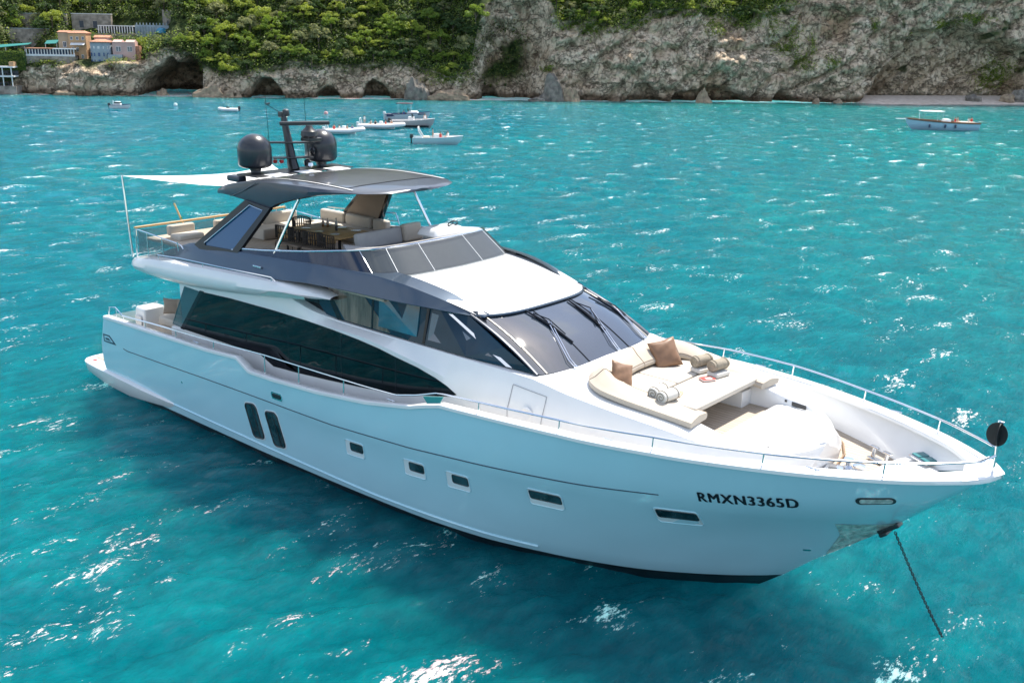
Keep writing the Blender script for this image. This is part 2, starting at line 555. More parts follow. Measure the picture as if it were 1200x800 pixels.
# ---- portholes and hull windows
def patch(name, material, pts, off, parent, ret=False, thick=0.0):
    """polygon on the starboard hull given as (x, z), following its curve; mirrored to port too"""
    obs = []
    for sg in (-1, 1):
        n = len(pts)
        cx = sum(p[0] for p in pts) / n; cz = sum(p[1] for p in pts) / n
        V = [(cx, sg * (hull_y(cx, cz) + off), cz)] + [(x, sg * (hull_y(x, z) + off), z) for x, z in pts]
        F = [(0, i + 1, (i + 1) % n + 1) for i in range(n)]
        V += [(x, sg * (hull_y(x, z) - .03), z) for x, z in pts]
        F += [(i + 1, (i + 1) % n + 1, (i + 1) % n + 1 + n, i + 1 + n) for i in range(n)]
        obs.append(yb(MB().add(V, F), name, material, parent if not isinstance(parent, list) else parent[0 if sg < 0 else 1]))
    return obs

def rrect(cx, cz, w_, h_, r_, sx=0.0, sz=0.0, n=4):
    """rounded rectangle, sheared: x += sx*z ; z += sz*x"""
    P = []
    for (qx, qz, a0) in ((1, 1, 0), (-1, 1, 90), (-1, -1, 180), (1, -1, 270)):
        for k in range(n + 1):
            a = R(a0 + 90 * k / n)
            P.append((qx * (w_ / 2 - r_) + r_ * math.cos(a), qz * (h_ / 2 - r_) + r_ * math.sin(a)))
    return [(cx + x + sx * z, cz + z + sz * x) for x, z in P]

RECESS = mat('recess_paint', (.72, .78, .80), .3, coat=.4)
PORTS = [(13.52, 1.41), (15.50, 1.50), (16.78, 1.58), (19.02, 1.83), (21.68, 2.10)]
for i, (px_, pz_) in enumerate(PORTS):
    wide = .66 if i < 3 else .80
    fr = patch('porthole_recess', RECESS, rrect(px_, pz_ - .05, wide, .40, .07, .0, .06), .006, yacht)
    gx = px_ + (.07 if i < 3 else .0)
    gw = .44 if i < 3 else .72
    patch('pane', PORTGL, rrect(gx, pz_ - .0, gw, .21, .045, 0, .06), .012, fr)
    for (ol, rr_, m_) in ((rrect(px_, pz_ - .05, wide, .40, .07, .0, .06), .011, HULLP), (rrect(gx, pz_, gw, .21, .045, 0, .06), .010, DARKMET)):
        for q, sg in enumerate((-1, 1)):
            L = [(x, sg * (hull_y(x, z) + .010), z) for x, z in ol + ol[:1]]
            yb(MB().tube(L, rr_, 5, cap=False), 'rim', m_, fr[q])
for qx in (9.52, 10.40):
    fr = patch('tall_hull_window', RECESS, rrect(qx, .98, .56, 1.00, .13, -.28, .16), .008, yacht)
    patch('pane', PORTGL, rrect(qx, .98, .47, .91, .11, -.28, .16), .016, fr)
    ol = rrect(qx, .98, .47, .91, .11, -.28, .16)
    for q, sg in enumerate((-1, 1)):
        yb(MB().tube([(x, sg * (hull_y(x, z) + .016), z) for x, z in ol + ol[:1]], .022, 6, cap=False), 'rim', DARKMET, fr[q])
        yb(MB().tube([(qx + .07 - .28 * zz, sg * (hull_y(qx, .98 + zz) + .02), .98 + zz) for zz in frange(-.42, .42, 6)], .012, 5), 'pane_bar', DARKMET, fr[q])
fr = patch('engine_vent', CHROME, rrect(10.69, 1.98, .46, .20, .07, 0, .03), .012, yacht)
patch('grille', DARKMET, rrect(10.69, 1.98, .36, .12, .05, 0, .03), .02, fr)
fr = patch('hawse_fairlead', DARKMET, rrect(24.98, 3.13, .56, .17, .08, 0, .1), .015, yacht)
patch('fairlead_plate', mat('pale_brushed_alloy', (.62, .60, .56), .45, metal=.4, bump=.8, bscale=14, var=.3, vscale=9), rrect(24.99, 3.13, .46, .11, .05, 0, .1), .03, fr)  # whitish brushed alloy with uneven tone
patch('drain', CHROME, rrect(6.1, 1.21, .07, .07, .03), .01, yacht)
patch('anchor_light', CHROME, rrect(23.55, 1.35, .12, .07, .03), .012, yacht)
# emblem at the stern quarter
fr = patch('stern_emblem', GROOVE, [(1.72, 1.72), (2.12, 1.74), (2.48, 1.50), (1.72, 1.47)], .008, yacht)
patch('emblem_centre', HULLP, [(1.80, 1.68), (2.08, 1.695), (2.32, 1.545), (1.80, 1.52)], .012, fr)
patch('emblem_bar', GROOVE, [(1.86, 1.63), (2.06, 1.64), (2.18, 1.57), (1.86, 1.56)], .016, fr)
# anchor pocket: polished plates wrapped on the stem
mb = MB()
for sg in (-1, 1):
    rows = []
    for z in frange(1.22, 2.32, 14):
        x_st = lin(z, [(1.03, 23.6), (1.92, 24.65), (2.98, 25.78)])
        width = lin(z, [(1.22, .03), (1.5, .20), (1.9, .46), (2.2, .74), (2.32, .86)])
        r_ = []
        for k in frange(0, 1, 10):
            x = x_st - width * k
            r_.append((x + .0, sg * (hull_y(min(x, x_st - .02), z) + .014), z))
        rows.append(r_)
    mb.grid(rows)
HAM = mat('hammered_stainless', (0.74, 0.72, 0.66), 0.34, metal=0.6, bump=1.0, bscale=5, var=.35, vscale=6)
HAM.node_tree.nodes['Bump'].inputs['Distance'].default_value = .12
yb(mb, 'anchor_pocket_plate', HAM)
mb = MB().box((24.90, 0, 2.16), (.45, .22, .10), 0, .03, rot=Matrix.Rotation(R(-38), 3, 'Y'))
mb.box((24.86, 0, 2.06), (.16, .42, .07), 0, .03, rot=Matrix.Rotation(R(-38), 3, 'Y'))
yb(mb, 'anchor', DARKMET)
# chain: interlocked links
mb = MB()
a, b = Vector((25.02, 0, 2.08)), Vector((26.35, .68, -.6))
nl = 62
for i in range(nl):
    t_ = i / (nl - 1)
    p = a.lerp(b, t_) + Vector((0, 0, -.10 * math.sin(math.pi * t_)))
    d = (b - a).normalized()
    q = d.to_track_quat('X', 'Z')
    link = []
    for k in range(13):
        an = 2 * math.pi * k / 12
        u_, v_ = math.cos(an) * .040, math.sin(an) * .020
        loc = Vector((u_, v_, 0)) if i % 2 else Vector((u_, 0, v_))
        link.append(p + q @ loc)
    mb.tube(link, .0085, 5, cap=False)
yb(mb, 'anchor_chain', CHAINM, smooth=True)

# registration lettering on both bows
fc = bpy.data.curves.new('reg', 'FONT')
fc.body = 'RMXN3365D'
fc.size = 1.0
fc.offset = 0.0
fc.space_character = 1.12
to = bpy.data.objects.new('reg', fc)
COL.objects.link(to)
dg = bpy.context.evaluated_depsgraph_get()
dg.update()
tm = bpy.data.meshes.new_from_object(to.evaluated_get(dg))
bpy.data.objects.remove(to)
bmx = bmesh.new(); bmx.from_mesh(tm)
bmesh.ops.triangulate(bmx, faces=bmx.faces[:])
tv = np.array([v.co[:] for v in bmx.verts]); tf = [[v.index for v in f.verts] for f in bmx.faces]
bmx.free()
x0, x1, y1 = tv[:, 0].min(), tv[:, 0].max(), tv[:, 1].max()
for sg in (-1, 1):
    V = []
    for p in tv:
        u_ = (p[0] - x0) / (x1 - x0)
        if sg > 0: u_ = 1 - u_
        x = 22.22 + 1.62 * u_
        z = 2.63 + .17 * u_ + (.215 * p[1] / y1)
        V.append((x, sg * (hull_y(x, z) + .012), z))
    tmb = MB().add(V, tf)
    for q, (dx_, dz_) in enumerate(((.011, 0), (-.011, 0), (0, .005), (0, -.005))):      # heavier strokes
        tmb.add([(x + dx_, sg * (hull_y(x + dx_, z + dz_) + .0125 + .0005 * q), z + dz_) for x, y, z in V], tf)
    yb(tmb, 'registration_lettering', TEXTM, smooth=False, recalc=False)

# ---- rails on the bulwark
RAIL = [(2.96, 2.52), (4.80, 2.64), (7.89, 2.80), (10.18, 2.94), (12.34, 3.01), (14.01, 3.07), (15.11, 3.13), (15.78, 3.30), (16.38, 3.50),
        (17.54, 3.59), (19.56, 3.73), (21.47, 3.83), (23.34, 3.87), (24.35, 3.91), (25.10, 3.95), (25.81, 3.99), (26.35, 4.04)]
def rail_pt(x, sg):
    return (x, sg * max(sheer(x)[0] - .075, 0.05), lin(x, RAIL))
for sg in (-1, 1):
    mb = MB()
    mb.tube([rail_pt(x, sg) for x in frange(2.96, 26.35, 120)] + [(26.47, sg * .03, 4.06)], .021, 8)
    yb(mb, 'hand_rail', CHROME)
    for x in [3.0, 4.3, 6.0, 7.9, 10.2, 11.6, 13.3, 17.55, 19.57, 21.47, 23.34, 25.12]:
        y, z = sheer(x)
        p = rail_pt(x, sg)
        q = Vector((p[0] - .02, p[1] - sg * .01, z + .02))
        m2 = MB().tube([q, p], .015, 8)
        m2.lathe([(.035, 0), (.03, .012), (.016, .02)], q, 10)
        yb(m2, 'stanchion', CHROME)
# lower wire along the midship gap
# bow pole
mb = MB().tube([(26.46, 0, 3.74), (26.47, 0, 4.05), (26.44, 0, 4.68)], .024, 10)
mb.tube([(26.44, 0, 4.66), (26.52, 0, 4.66)], .02, 8)
bp_ = yb(mb, 'bow_pole', CHROME)
# cleats let into the cap, capping joints
for sg in (-1, 1):
    for x in (7.0, 14.9, 20.6, 24.1):
        y, z = sheer(x)
        m2 = MB().tube([(x - .13, sg * (y - .09), z + .085), (x + .13, sg * (y - .09), z + .085)], [.012, .012], 6)
        for k in (-.05, .05): m2.tube([(x + k, sg * (y - .09), z + .02), (x + k, sg * (y - .09), z + .085)], .012, 6)
        yb(m2, 'cleat', CHROME)
    for x in (5.6, 12.0, 18.6, 22.5):
        y, z = sheer(x); th = lin(x, [(16, .18), (22, .24)])
        yb(MB().tube([(x, sg * (y - th), z + .030), (x, sg * (y + .01), z + .036), (x, sg * (y + .03), z - .03)], .004, 4), 'capping_joint', mat('joint_grey', (.4, .42, .44), .6) if x == 5.6 and sg < 0 else bpy.data.materials['joint_grey'])
# made-up teal plate where the bulwark gap shows the colour of the sea
mb = MB()
mb.prism([(15.92, -3.17, 3.30), (16.52, -3.17, 3.44), (16.36, -3.17, 3.18), (16.12, -3.17, 3.10)], (0, -.02, 0))
yb(mb, 'teal_gap_plate', TEALC)

# ---- windlass, bollards, chain locker on the foredeck
def bollard(cx, cy, z, rz):
    m_ = MB()
    c_, s_ = math.cos(rz), math.sin(rz)
    for k in (-1, 1):
        p = Vector((cx + k * .17 * c_, cy + k * .17 * s_, z))
        m_.tube([p, p + Vector((-s_ * .03, c_ * .03, .22))], [.045, .035], 10)
        m_.box(p + Vector((-s_ * .03, c_ * .03, .235)), (.20, .07, .035), rz, .012)
    m_.box((cx, cy, z + .015), (.52, .15, .03), rz, .012)
    return m_
yb(bollard(24.22, .95, 2.96, R(-25)), 'mooring_bollard', CHROME)
yb(bollard(23.95, -1.15, 2.96, R(22)), 'mooring_bollard', CHROME)
mb = MB()
mb.box((24.0, -.05, 2.975), (.85, .62, .03), R(10), .03)
wb = yb(mb, 'windlass_base', CHROME)
mb = MB()
mb.lathe([(.12, 0), (.12, .06), (.07, .10), (.07, .18), (.12, .22), (.12, .25), (.03, .27)], (24.25, -.12, 2.99), 20)
mb.lathe([(.09, 0), (.09, .05), (.05, .09), (.05, .15), (.09, .19), (.09, .22)], (23.95, .12, 2.99), 18)
mb.box((24.12, -.30, 3.04), (.30, .12, .10), R(10), .03)
yb(mb, 'windlass', CHROME, wb)
mb = MB()
mb.tube([(24.3, -.1, 3.06), (24.5, -.05, 3.10), (24.8, 0, 3.17), (25.4, 0, 3.22)], .022, 6)
mb.box((23.75, -.1, 3.0), (.16, .16, .03), .4, .02)
yb(mb, 'chain_run', CHAINM, wb)
# ---------------------------------------------------------------- saloon and foredeck trunk (white)
ZB = [(5.0, 3.93), (13, 3.93), (14.4, 3.80), (15.7, 3.62), (16.6, 3.40), (18, 3.28), (20, 3.22), (23.6, 3.15)]
YBASE = [(5, 2.56), (17, 2.56), (18.5, 2.52), (20, 2.42), (21.5, 2.30), (22.3, 2.08), (22.9, 1.68), (23.3, 1.20), (23.52, .70), (23.60, 0.2)]
YSH = [(5, 2.46), (11, 2.46), (12.2, 2.29), (16, 2.28), (18.2, 2.24), (20, 2.20), (21.2, 2.12), (22.0, 1.92), (22.7, 1.52), (23.2, 1.02), (23.45, .5), (23.52, .1)]
ZSH = [(5, 4.36), (10, 4.40), (11.6, 4.12), (12.2, 4.05), (17, 4.02), (18.2, 4.00), (19, 3.90), (20, 3.82), (21.3, 3.72), (22.2, 3.56), (23, 3.48), (23.6, 3.44)]
mb = MB()
XT = frange(5.55, 23.0, 120) + [23.15, 23.28, 23.38, 23.45, 23.50, 23.54]
for sg in (-1, 1):
    rows = []
    for x in XT:
        yb_, ys, zs = interp(x, YBASE), interp(x, YSH), interp(x, ZSH)
        zb = interp(x, ZB); zd = deck_z(x) - .02
        rr_ = .10 if x > 18.2 else .03
        row = [(x, sg * (yb_ + .06 * (x > 18)), zd), (x, sg * (yb_ + .05 * (x > 18)), min(zd + .22, zb - .05)), (x, sg * (yb_ - .0), min(zd + .25, zb - .04)),
               (x, sg * (yb_ - .01), zb), (x, sg * (ys + rr_ * .35), zs - rr_), (x, sg * ys, zs - rr_ * .25), (x, sg * max(ys - .12, .02), zs)]
        yi = min(1.52, max(ys - .2, .015))
        row.append((x, sg * yi, zs + .03))
        rows.append(row)
    mb.grid(rows)
# nose cap
q0, q1 = [(x, -y, z) for x, y, z in rows[-1]], rows[-1]
mb.grid([q0, q1])
yb(mb, 'deckhouse', WHITE, sharp=30)
# top of the trunk between the arms, leaving the lounge well open
mb = MB()
WX0, WX1 = 19.15, 21.86
def arm_z(x): return interp(x, ZSH) + .03
rows = []
for x in frange(18.0, WX0, 8):
    yi = 1.52
    zc = arm_z(x) + .02
    rows.append([(x, -yi, arm_z(x)), (x, -.7, zc), (x, 0, zc + .01), (x, .7, zc), (x, yi, arm_z(x))])
mb.grid(rows)
for sg in (-1, 1):      # arm tops beside the well
    rows = []
    for x in frange(WX0, 22.9, 40):
        ys = interp(x, YSH); yi = min(1.52, max(ys - .2, .015)); yw = min(1.36, yi - .05)
        zc = lin(x, [(21.86, 3.46), (23, 3.44)])
        rows.append([(x, sg * yi, arm_z(x)), (x, sg * yw, arm_z(x) - .005), (x, sg * (yw - .03), arm_z(x) - .04), (x, sg * (yw - .06), max(min(arm_z(x) - .06, 3.45), zc) if x > 21.86 else 3.30)])
    mb.grid(rows)
rows = []               # flat nose slab
for x in [21.86, 21.9] + frange(22.0, 23.54, 24):
    ys = interp(x, YSH); yi = min(1.52, max(ys - .2, .015)); yw = min(1.36, yi - .05) - .05 if x < 22.9 else yi
    z = lin(x, [(21.86, 3.43), (21.95, 3.46), (23, 3.49), (23.54, 3.46)])
    ze = z if x < 22.85 else arm_z(x)
    rows.append([(x, -yw, ze), (x, -yw * .5, z + .01), (x, 0, z + .015), (x, yw * .5, z + .01), (x, yw, ze)])
mb.grid(rows)
# step down into the well and walls
mb.grid([[(WX1, y, 3.43) for y in (-1.3, 0, 1.3)], [(WX1 - .02, y, 3.28) for y in (-1.3, 0, 1.3)]])
mb.grid([[(WX0, y, arm_z(WX0)) for y in (-1.52, 0, 1.52)], [(WX0, y, 3.25) for y in (-1.52, 0, 1.52)]])
yb(mb, 'foredeck_coachroof', WHITE, sharp=40)
mb = MB().box(((WX0 + WX1) / 2, 0, 3.27), (WX1 - WX0, 2.64, .05))
yb(mb, 'lounge_well_floor', TEAK)
# hairline panel joints and a flush hatch on the nose
SEAM = mat('panel_seam', (0.42, 0.44, 0.46), 0.6)
for L in ([(22.25, -.55, 3.488), (22.85, -.55, 3.505), (22.85, .05, 3.513), (22.25, .05, 3.495), (22.25, -.55, 3.488)],):
    yb(MB().tube(L, .006, 4, cap=False), 'flush_hatch_seam', SEAM)
for sg in (-1, 1):
    yb(MB().tube([(x, sg * (interp(x, YSH) - .13), interp(x, ZSH) + .004) for x in frange(18.9, 22.6, 30)], .005, 4), 'moulding_seam', SEAM)
    for x in (19.6, 20.9, 22.1):
        yb(MB().lathe([(.035, 0), (.035, .008), (.02, .012)], (x, sg * (interp(x, YBASE) + .045), deck_z(x) + .12), 12), 'step_light', CHROME)
# pedestals under the lounge
mb = MB()
mb.box((19.85, 0, 3.55), (1.3, 2.5, .56), 0, .02)
mb.box((20.9, 1.12, 3.46), (.7, .38, .36), 0, .03)
mb.box((20.9, -1.20, 3.46), (.7, .22, .36), 0, .03)
yb(mb, 'lounge_pedestal', WHITE)
mb = MB().box((22.35, 1.285, 3.53), (.34, .02, .09), R(-8), .01)
mb.box((22.05, 1.30, 3.56), (.05, .02, .05), 0, .01)
yb(mb, 'speaker_grille', DARKMET)
# nose lower teak lip
mb = MB()
L = []
for x, y in [(22.4, -2.12), (22.9, -1.80), (23.3, -1.32), (23.56, -.8), (23.66, -.2), (23.66, .2), (23.56, .8), (23.3, 1.32), (22.9, 1.80), (22.4, 2.12)]:
    L.append((x, y, 2.97))
mb.tube([(x + .03, y * 1.02, z - .005) for x, y, z in L], .022, 6)
yb(mb, 'teak_toe_strip', mat('brown_toe_strip', (.22, .14, .08), .6))
# side hatch in the deckhouse, ring handle
def house_y(x, z):
    yb_, ys, zs, zb = interp(x, YBASE), interp(x, YSH), interp(x, ZSH), interp(x, ZB)
    if z < zb: return yb_ - .005
    return yb_ + (ys + .02 - yb_) * (z - zb) / max(zs - .03 - zb, .01)
mb = MB()
for sg in (-1, 1):
    L = []
    cs = [(17.72, 3.80), (18.60, 3.74), (18.62, 3.08), (17.74, 3.12), (17.72, 3.80)]
    for (xa, za), (xb, zb_) in zip(cs[:-1], cs[1:]):
        for k in frange(0, 1, 9):
            x, z = xa + (xb - xa) * k, za + (zb_ - za) * k
            L.append((x, sg * (house_y(x, z) + .002), z))
    mb.tube(L, .007, 4, cap=False)
dr = yb(mb, 'side_hatch_seam', mat('seam_grey', (0.30, 0.31, 0.33), 0.6))
for sg in (-1, 1):
    yy = sg * (house_y(18.25, 3.4) + .0)
    m2 = MB().lathe([(.15, 0), (.15, .03), (.11, .045), (.05, .02)], (0, 0, 0), 24)
    m2.v = [Vector((18.22 + v[0], yy + sg * v[2], 3.32 + v[1])) for v in m2.v]
    yb(m2, 'round_vent', WHITE)

# ---------------------------------------------------------------- saloon side windows
def side_panel(name, material, pts, yfun, off, parent=None, flip=False, seg=1):
    out = []
    for sg in (-1, 1):
        n = len(pts)
        V = [(x, sg * (yfun(x, z) + off), z) for x, z in pts]
        V += [(x, sg * (yfun(x, z) - .03), z) for x, z in pts]
        bmx = bmesh.new()
        a_ = [bmx.verts.new(v) for v in V]
        f0 = bmx.faces.new(a_[:n])
        for i in range(n):
            bmx.faces.new((a_[i], a_[(i + 1) % n], a_[(i + 1) % n + n], a_[i + n]))
        bmesh.ops.triangulate(bmx, faces=[f0])
        for i, v in enumerate(bmx.verts): v.index = i
        m_ = MB().add([v.co.copy() for v in bmx.verts], [[v.index for v in f.verts] for f in bmx.faces])
        bmx.free()
        p = parent if not isinstance(parent, list) else parent[0 if sg < 0 else 1]
        out.append(yb(m_, name, material, p, smooth=False))
    return out
main = [(6.72, 3.84), (8, 3.90), (9.9, 3.93), (11.23, 3.92), (12.2, 3.89), (13.12, 3.84), (13.8, 3.78), (14.43, 3.69), (15.1, 3.61), (15.65, 3.50), (16.0, 3.40), (16.30, 3.27),
        (16.1, 3.18), (15.2, 2.98), (14.4, 2.82), (13.2, 2.68), (12.13, 2.58), (10.8, 2.47), (9.77, 2.41), (9.24, 2.60), (7.4, 2.58), (5.52, 2.56)]
sw = side_panel('saloon_window', GLASSD, main, house_y, .012)
# raised black corner trim inside the glass and the mullions
side_panel('window_sill_trim', BLACKGL, [(8.5, 2.80), (10.0, 2.84), (10.35, 2.56), (12.6, 2.74), (12.6, 2.66), (10.8, 2.48), (9.77, 2.42), (9.24, 2.61), (7.5, 2.60)], house_y, .018, sw)
for x in (8.55, 10.45, 12.5, 14.4):
    z0 = lin(x, [(9.2, 2.64), (9.8, 2.44), (12.1, 2.60), (14.4, 2.84)]); z1 = lin(x, [(8, 3.88), (12.2, 3.87), (14.4, 3.67)])
    side_panel('window_mullion', BLACKGL, [(x - .02, z1), (x + .02, z1), (x + .02, z0), (x - .02, z0)], house_y, .016, sw)
side_panel('aft_quarter_glass', QGLASS, [(5.80, 3.84), (6.60, 3.83), (5.46, 2.58), (5.02, 2.60)], lambda x, z: 2.55, .012)
# diagonal black pillar between the two
side_panel('aft_pillar', BLACKGL, [(6.58, 3.86), (6.76, 3.86), (5.62, 2.55), (5.44, 2.55)], lambda x, z: 2.56, .012)
# aft saloon bulkhead with sliding doors
mb = MB().box((5.62, 0, 2.9), (.08, 5.0, 2.75), 0)
bh = yb(mb, 'aft_bulkhead', WHITE)
for y in (-1.2, 0, 1.2):
    yb(MB().box((5.56, y, 2.65), (.03, 1.1, 2.1)), 'sliding_door', GLASSD, bh)

# ---------------------------------------------------------------- cockpit: white moulded units and sofa
mb = MB()
mb.box((2.75, -1.95, 2.05), (.62, .80, 1.12), 0, .10, taper=.86)
mb.box((2.55, 2.0, 1.95), (.55, .75, .95), 0, .08)
mb.box((2.35, 0, 1.85), (.35, 3.4, .75), 0, .08)
ck = yb(mb, 'transom_unit', WHITE)
mb = MB().box((5.0, -2.25, 1.95), (.7, .35, 1.0), 0, .10)
yb(mb, 'cockpit_side_unit', WHITE)
mb = MB().box((2.75, -2.352, 2.02), (.34, .03, .68), 0, .01)
yb(mb, 'unit_door', mat('locker_line', (0.66, 0.66, 0.65), 0.4))
mb = MB()
mb.box((3.15, .2, 1.80), (.75, 2.6, .45), 0, .08)
mb.box((2.85, .2, 2.18), (.25, 2.6, .45), 0, .08)
yb(mb, 'cockpit_sofa', CREAM)
for sg in (-1, 1):
    mb = MB().tube([(2.05, sg * 2.93, 2.34), (2.08, sg * 2.90, 2.60), (2.45, sg * 2.90, 2.66), (2.75, sg * 2.94, 2.58), (2.96, sg * 2.97, 2.52)], .02, 8)
    mb.tube([(2.5, sg * 2.92, 2.36), (2.5, sg * 2.91, 2.66)], .016, 8)
    yb(mb, 'gate_rail', CHROME)

# ---------------------------------------------------------------- upper deck slab with its rounded wings
mb = MB()
WY = [(3.05, 2.45), (3.3, 2.72), (3.8, 2.86), (5, 2.92), (9, 2.92), (10.4, 2.84), (11.3, 2.72), (12.1, 2.52)]
WZL = [(3.05, 4.00), (3.4, 3.92), (5.9, 3.95), (7.5, 4.06), (9.6, 4.27), (11, 4.44), (12.1, 4.56)]
WZU = [(3.05, 4.24), (3.5, 4.34), (4.9, 4.52), (6.5, 4.62), (8, 4.70), (10.4, 4.78), (11.6, 4.75), (12.1, 4.66)]
rows = []
for x in [3.05, 3.1, 3.2, 3.35, 3.6] + frange(3.9, 12.1, 50):
    yo, zl, zu = interp(x, WY), interp(x, WZL), interp(x, WZU)
    h_ = zu - zl
    prof = [(0, zl + .05), (yo - .55, zl + .02), (yo - .22, zl), (yo - .06, zl + .20 * h_), (yo, zl + .45 * h_), (yo - .03, zl + .72 * h_), (yo - .12, zl + .93 * h_), (yo - .28, zu), (yo - .5, zu + .0), (0, zu)]
    rows.append([(x, -y, z) for y, z in prof] + [(x, y, z) for y, z in reversed(prof)])
mb.grid(rows, closed=True)
mb.add(rows[0], [tuple(range(len(rows[0])))])
yb(mb, 'upper_deck_overhang', WHITE, sharp=35)
# polished vent at the wing's end
for sg in (-1, 1):
    mb = MB()
    mb.prism([(9.75, sg * 2.86, 4.36), (10.2, sg * 2.865, 4.55), (10.75, sg * 2.83, 4.60), (11.5, sg * 2.72, 4.60), (11.75, sg * 2.66, 4.55), (11.1, sg * 2.78, 4.50)], (0, sg * .035, 0))
    v_ = yb(mb, 'wing_vent', mat('brushed_alloy', (.62, .60, .57), .38, metal=.7, bump=.8, bscale=8))
    yb(MB().prism([(11.45, sg * 2.765, 4.585), (11.85, sg * 2.68, 4.60), (11.9, sg * 2.66, 4.53), (11.5, sg * 2.75, 4.52)], (0, sg * .02, 0)), 'vent_mouth', BLACKGL, v_)

# ---------------------------------------------------------------- wheelhouse: side glass and windscreen
def wh_y(x, z):
    yl = interp(x, [(9, 2.36), (12, 2.27), (16, 2.25), (18.2, 2.06)])
    yt = interp(x, [(9, 2.30), (12, 2.22), (14, 2.18), (16.1, 1.93), (18.2, 1.93)])
    return yl + (yt - yl) * (z - 4.05) / .9
core = MB()
rows = []
for x in frange(9.6, 16.2, 20):
    rows.append([(x, -wh_y(x, 4.05) + .04, 3.9), (x, -wh_y(x, 4.95) + .05, 4.97), (x, wh_y(x, 4.95) - .05, 4.97), (x, wh_y(x, 4.05) - .04, 3.9)])
rows.append([(18.1, -1.9, 3.9), (18.15, -1.9, 3.95), (18.15, 1.9, 3.95), (18.1, 1.9, 3.9)])
core.grid(rows)
yb(core, 'wheelhouse_lining', BLACKGL)
sidepoly = [(9.4, 4.66), (9.4, 4.94), (11, 4.97), (12.5, 4.99), (14, 5.0), (15.2, 4.97), (16.05, 4.90), (16.6, 4.68), (17.2, 4.42), (17.8, 4.16), (18.08, 4.03), (16.27, 4.05), (14.5, 4.06), (13, 4.07), (11.64, 4.10), (11.35, 4.35), (10.8, 4.58)]
wgl = side_panel('wheelhouse_side_window', GLASSB, sidepoly, wh_y, .0)
side_panel('window_mullion', BLACKGL, [(11.35, 4.99), (11.52, 4.99), (12.25, 4.07), (12.05, 4.07)], wh_y, .006, wgl)
side_panel('interior_curtain', mat('curtain_beige', (0.15, 0.115, 0.085), 0.12, coat=0.4, var=0.5, vscale=2.5, stretch=(3, 1, .5)), [(11.50, 4.97), (12.75, 4.97), (13.35, 4.50), (13.9, 4.09), (12.32, 4.09)], wh_y, .004, wgl)
for xa in (13.25, 14.95):
    side_panel('window_mullion', BLACKGL, [(xa, 4.99), (xa + .07, 4.99), (xa + .07, 4.07), (xa, 4.07)], wh_y, .006, wgl)
side_panel('side_pane', mat('pane_teal', (0.01, 0.10, 0.15), 0.04, spec=.9, coat=.5, var=.4, vscale=1.2), [(13.5, 4.86), (14.75, 4.86), (14.75, 4.18), (13.5, 4.18)], wh_y, .008, wgl)
side_panel('side_pane', mat('pane_blue', (0.005, 0.05, 0.10), 0.04, spec=.9, coat=.5, var=.4, vscale=1.2), [(15.1, 4.78), (15.55, 4.72), (17.0, 4.18), (15.1, 4.18)], wh_y, .008, wgl)
side_panel('silver_strut', CHROME, [(15.40, 4.90), (15.52, 4.90), (17.52, 4.06), (17.36, 4.06)], wh_y, .02, wgl)
# windscreen
def ws_pt(v, t_, off=0.0):
    """v -1..1 across, t 0 base 1 top"""
    a = abs(v)
    xb = 18.42 - .09 * a**2 - .20 * a**5; yb_ = 2.07 * v; zb = 4.03
    xt = 16.62 - .10 * a**2 - .40 * a**5; yt = 1.93 * v; zt = 4.90
    bul = .07 * math.sin(math.pi * t_)
    return Vector((xb + (xt - xb) * t_ + (bul + off) * .45, yb_ + (yt - yb_) * t_, zb + (zt - zb) * t_ + (bul + off) * .9))
mb = MB()
mb.grid([[ws_pt(v, t_) for v in frange(-1, 1, 41)] for t_ in frange(0, 1, 9)])
ws = yb(mb, 'windscreen', GLASSW, sharp=60)
for v in (-.30, .42):
    m2 = MB().tube([ws_pt(v, t_, .004) for t_ in frange(0.0, 1, 9)], .013, 6)
    yb(m2, 'windscreen_mullion', BLACKGL, ws)
for sg in (-1, 1):
    m2 = MB().tube([ws_pt(sg * .995, t_, .0) for t_ in frange(0, 1, 9)], .05, 8, flat=.6)
    yb(m2, 'windscreen_pillar', GREYTOP, ws)
    yb(MB().tube([ws_pt(sg * .90, t_, .002) for t_ in frange(0, 1, 9)], .028, 8, flat=.5), 'inner_pillar', mat('pillar_highlight_beige', (.34, .31, .27), .3, metal=.4, coat=.5), ws)  # beige strip paints the highlight along the dark pillar
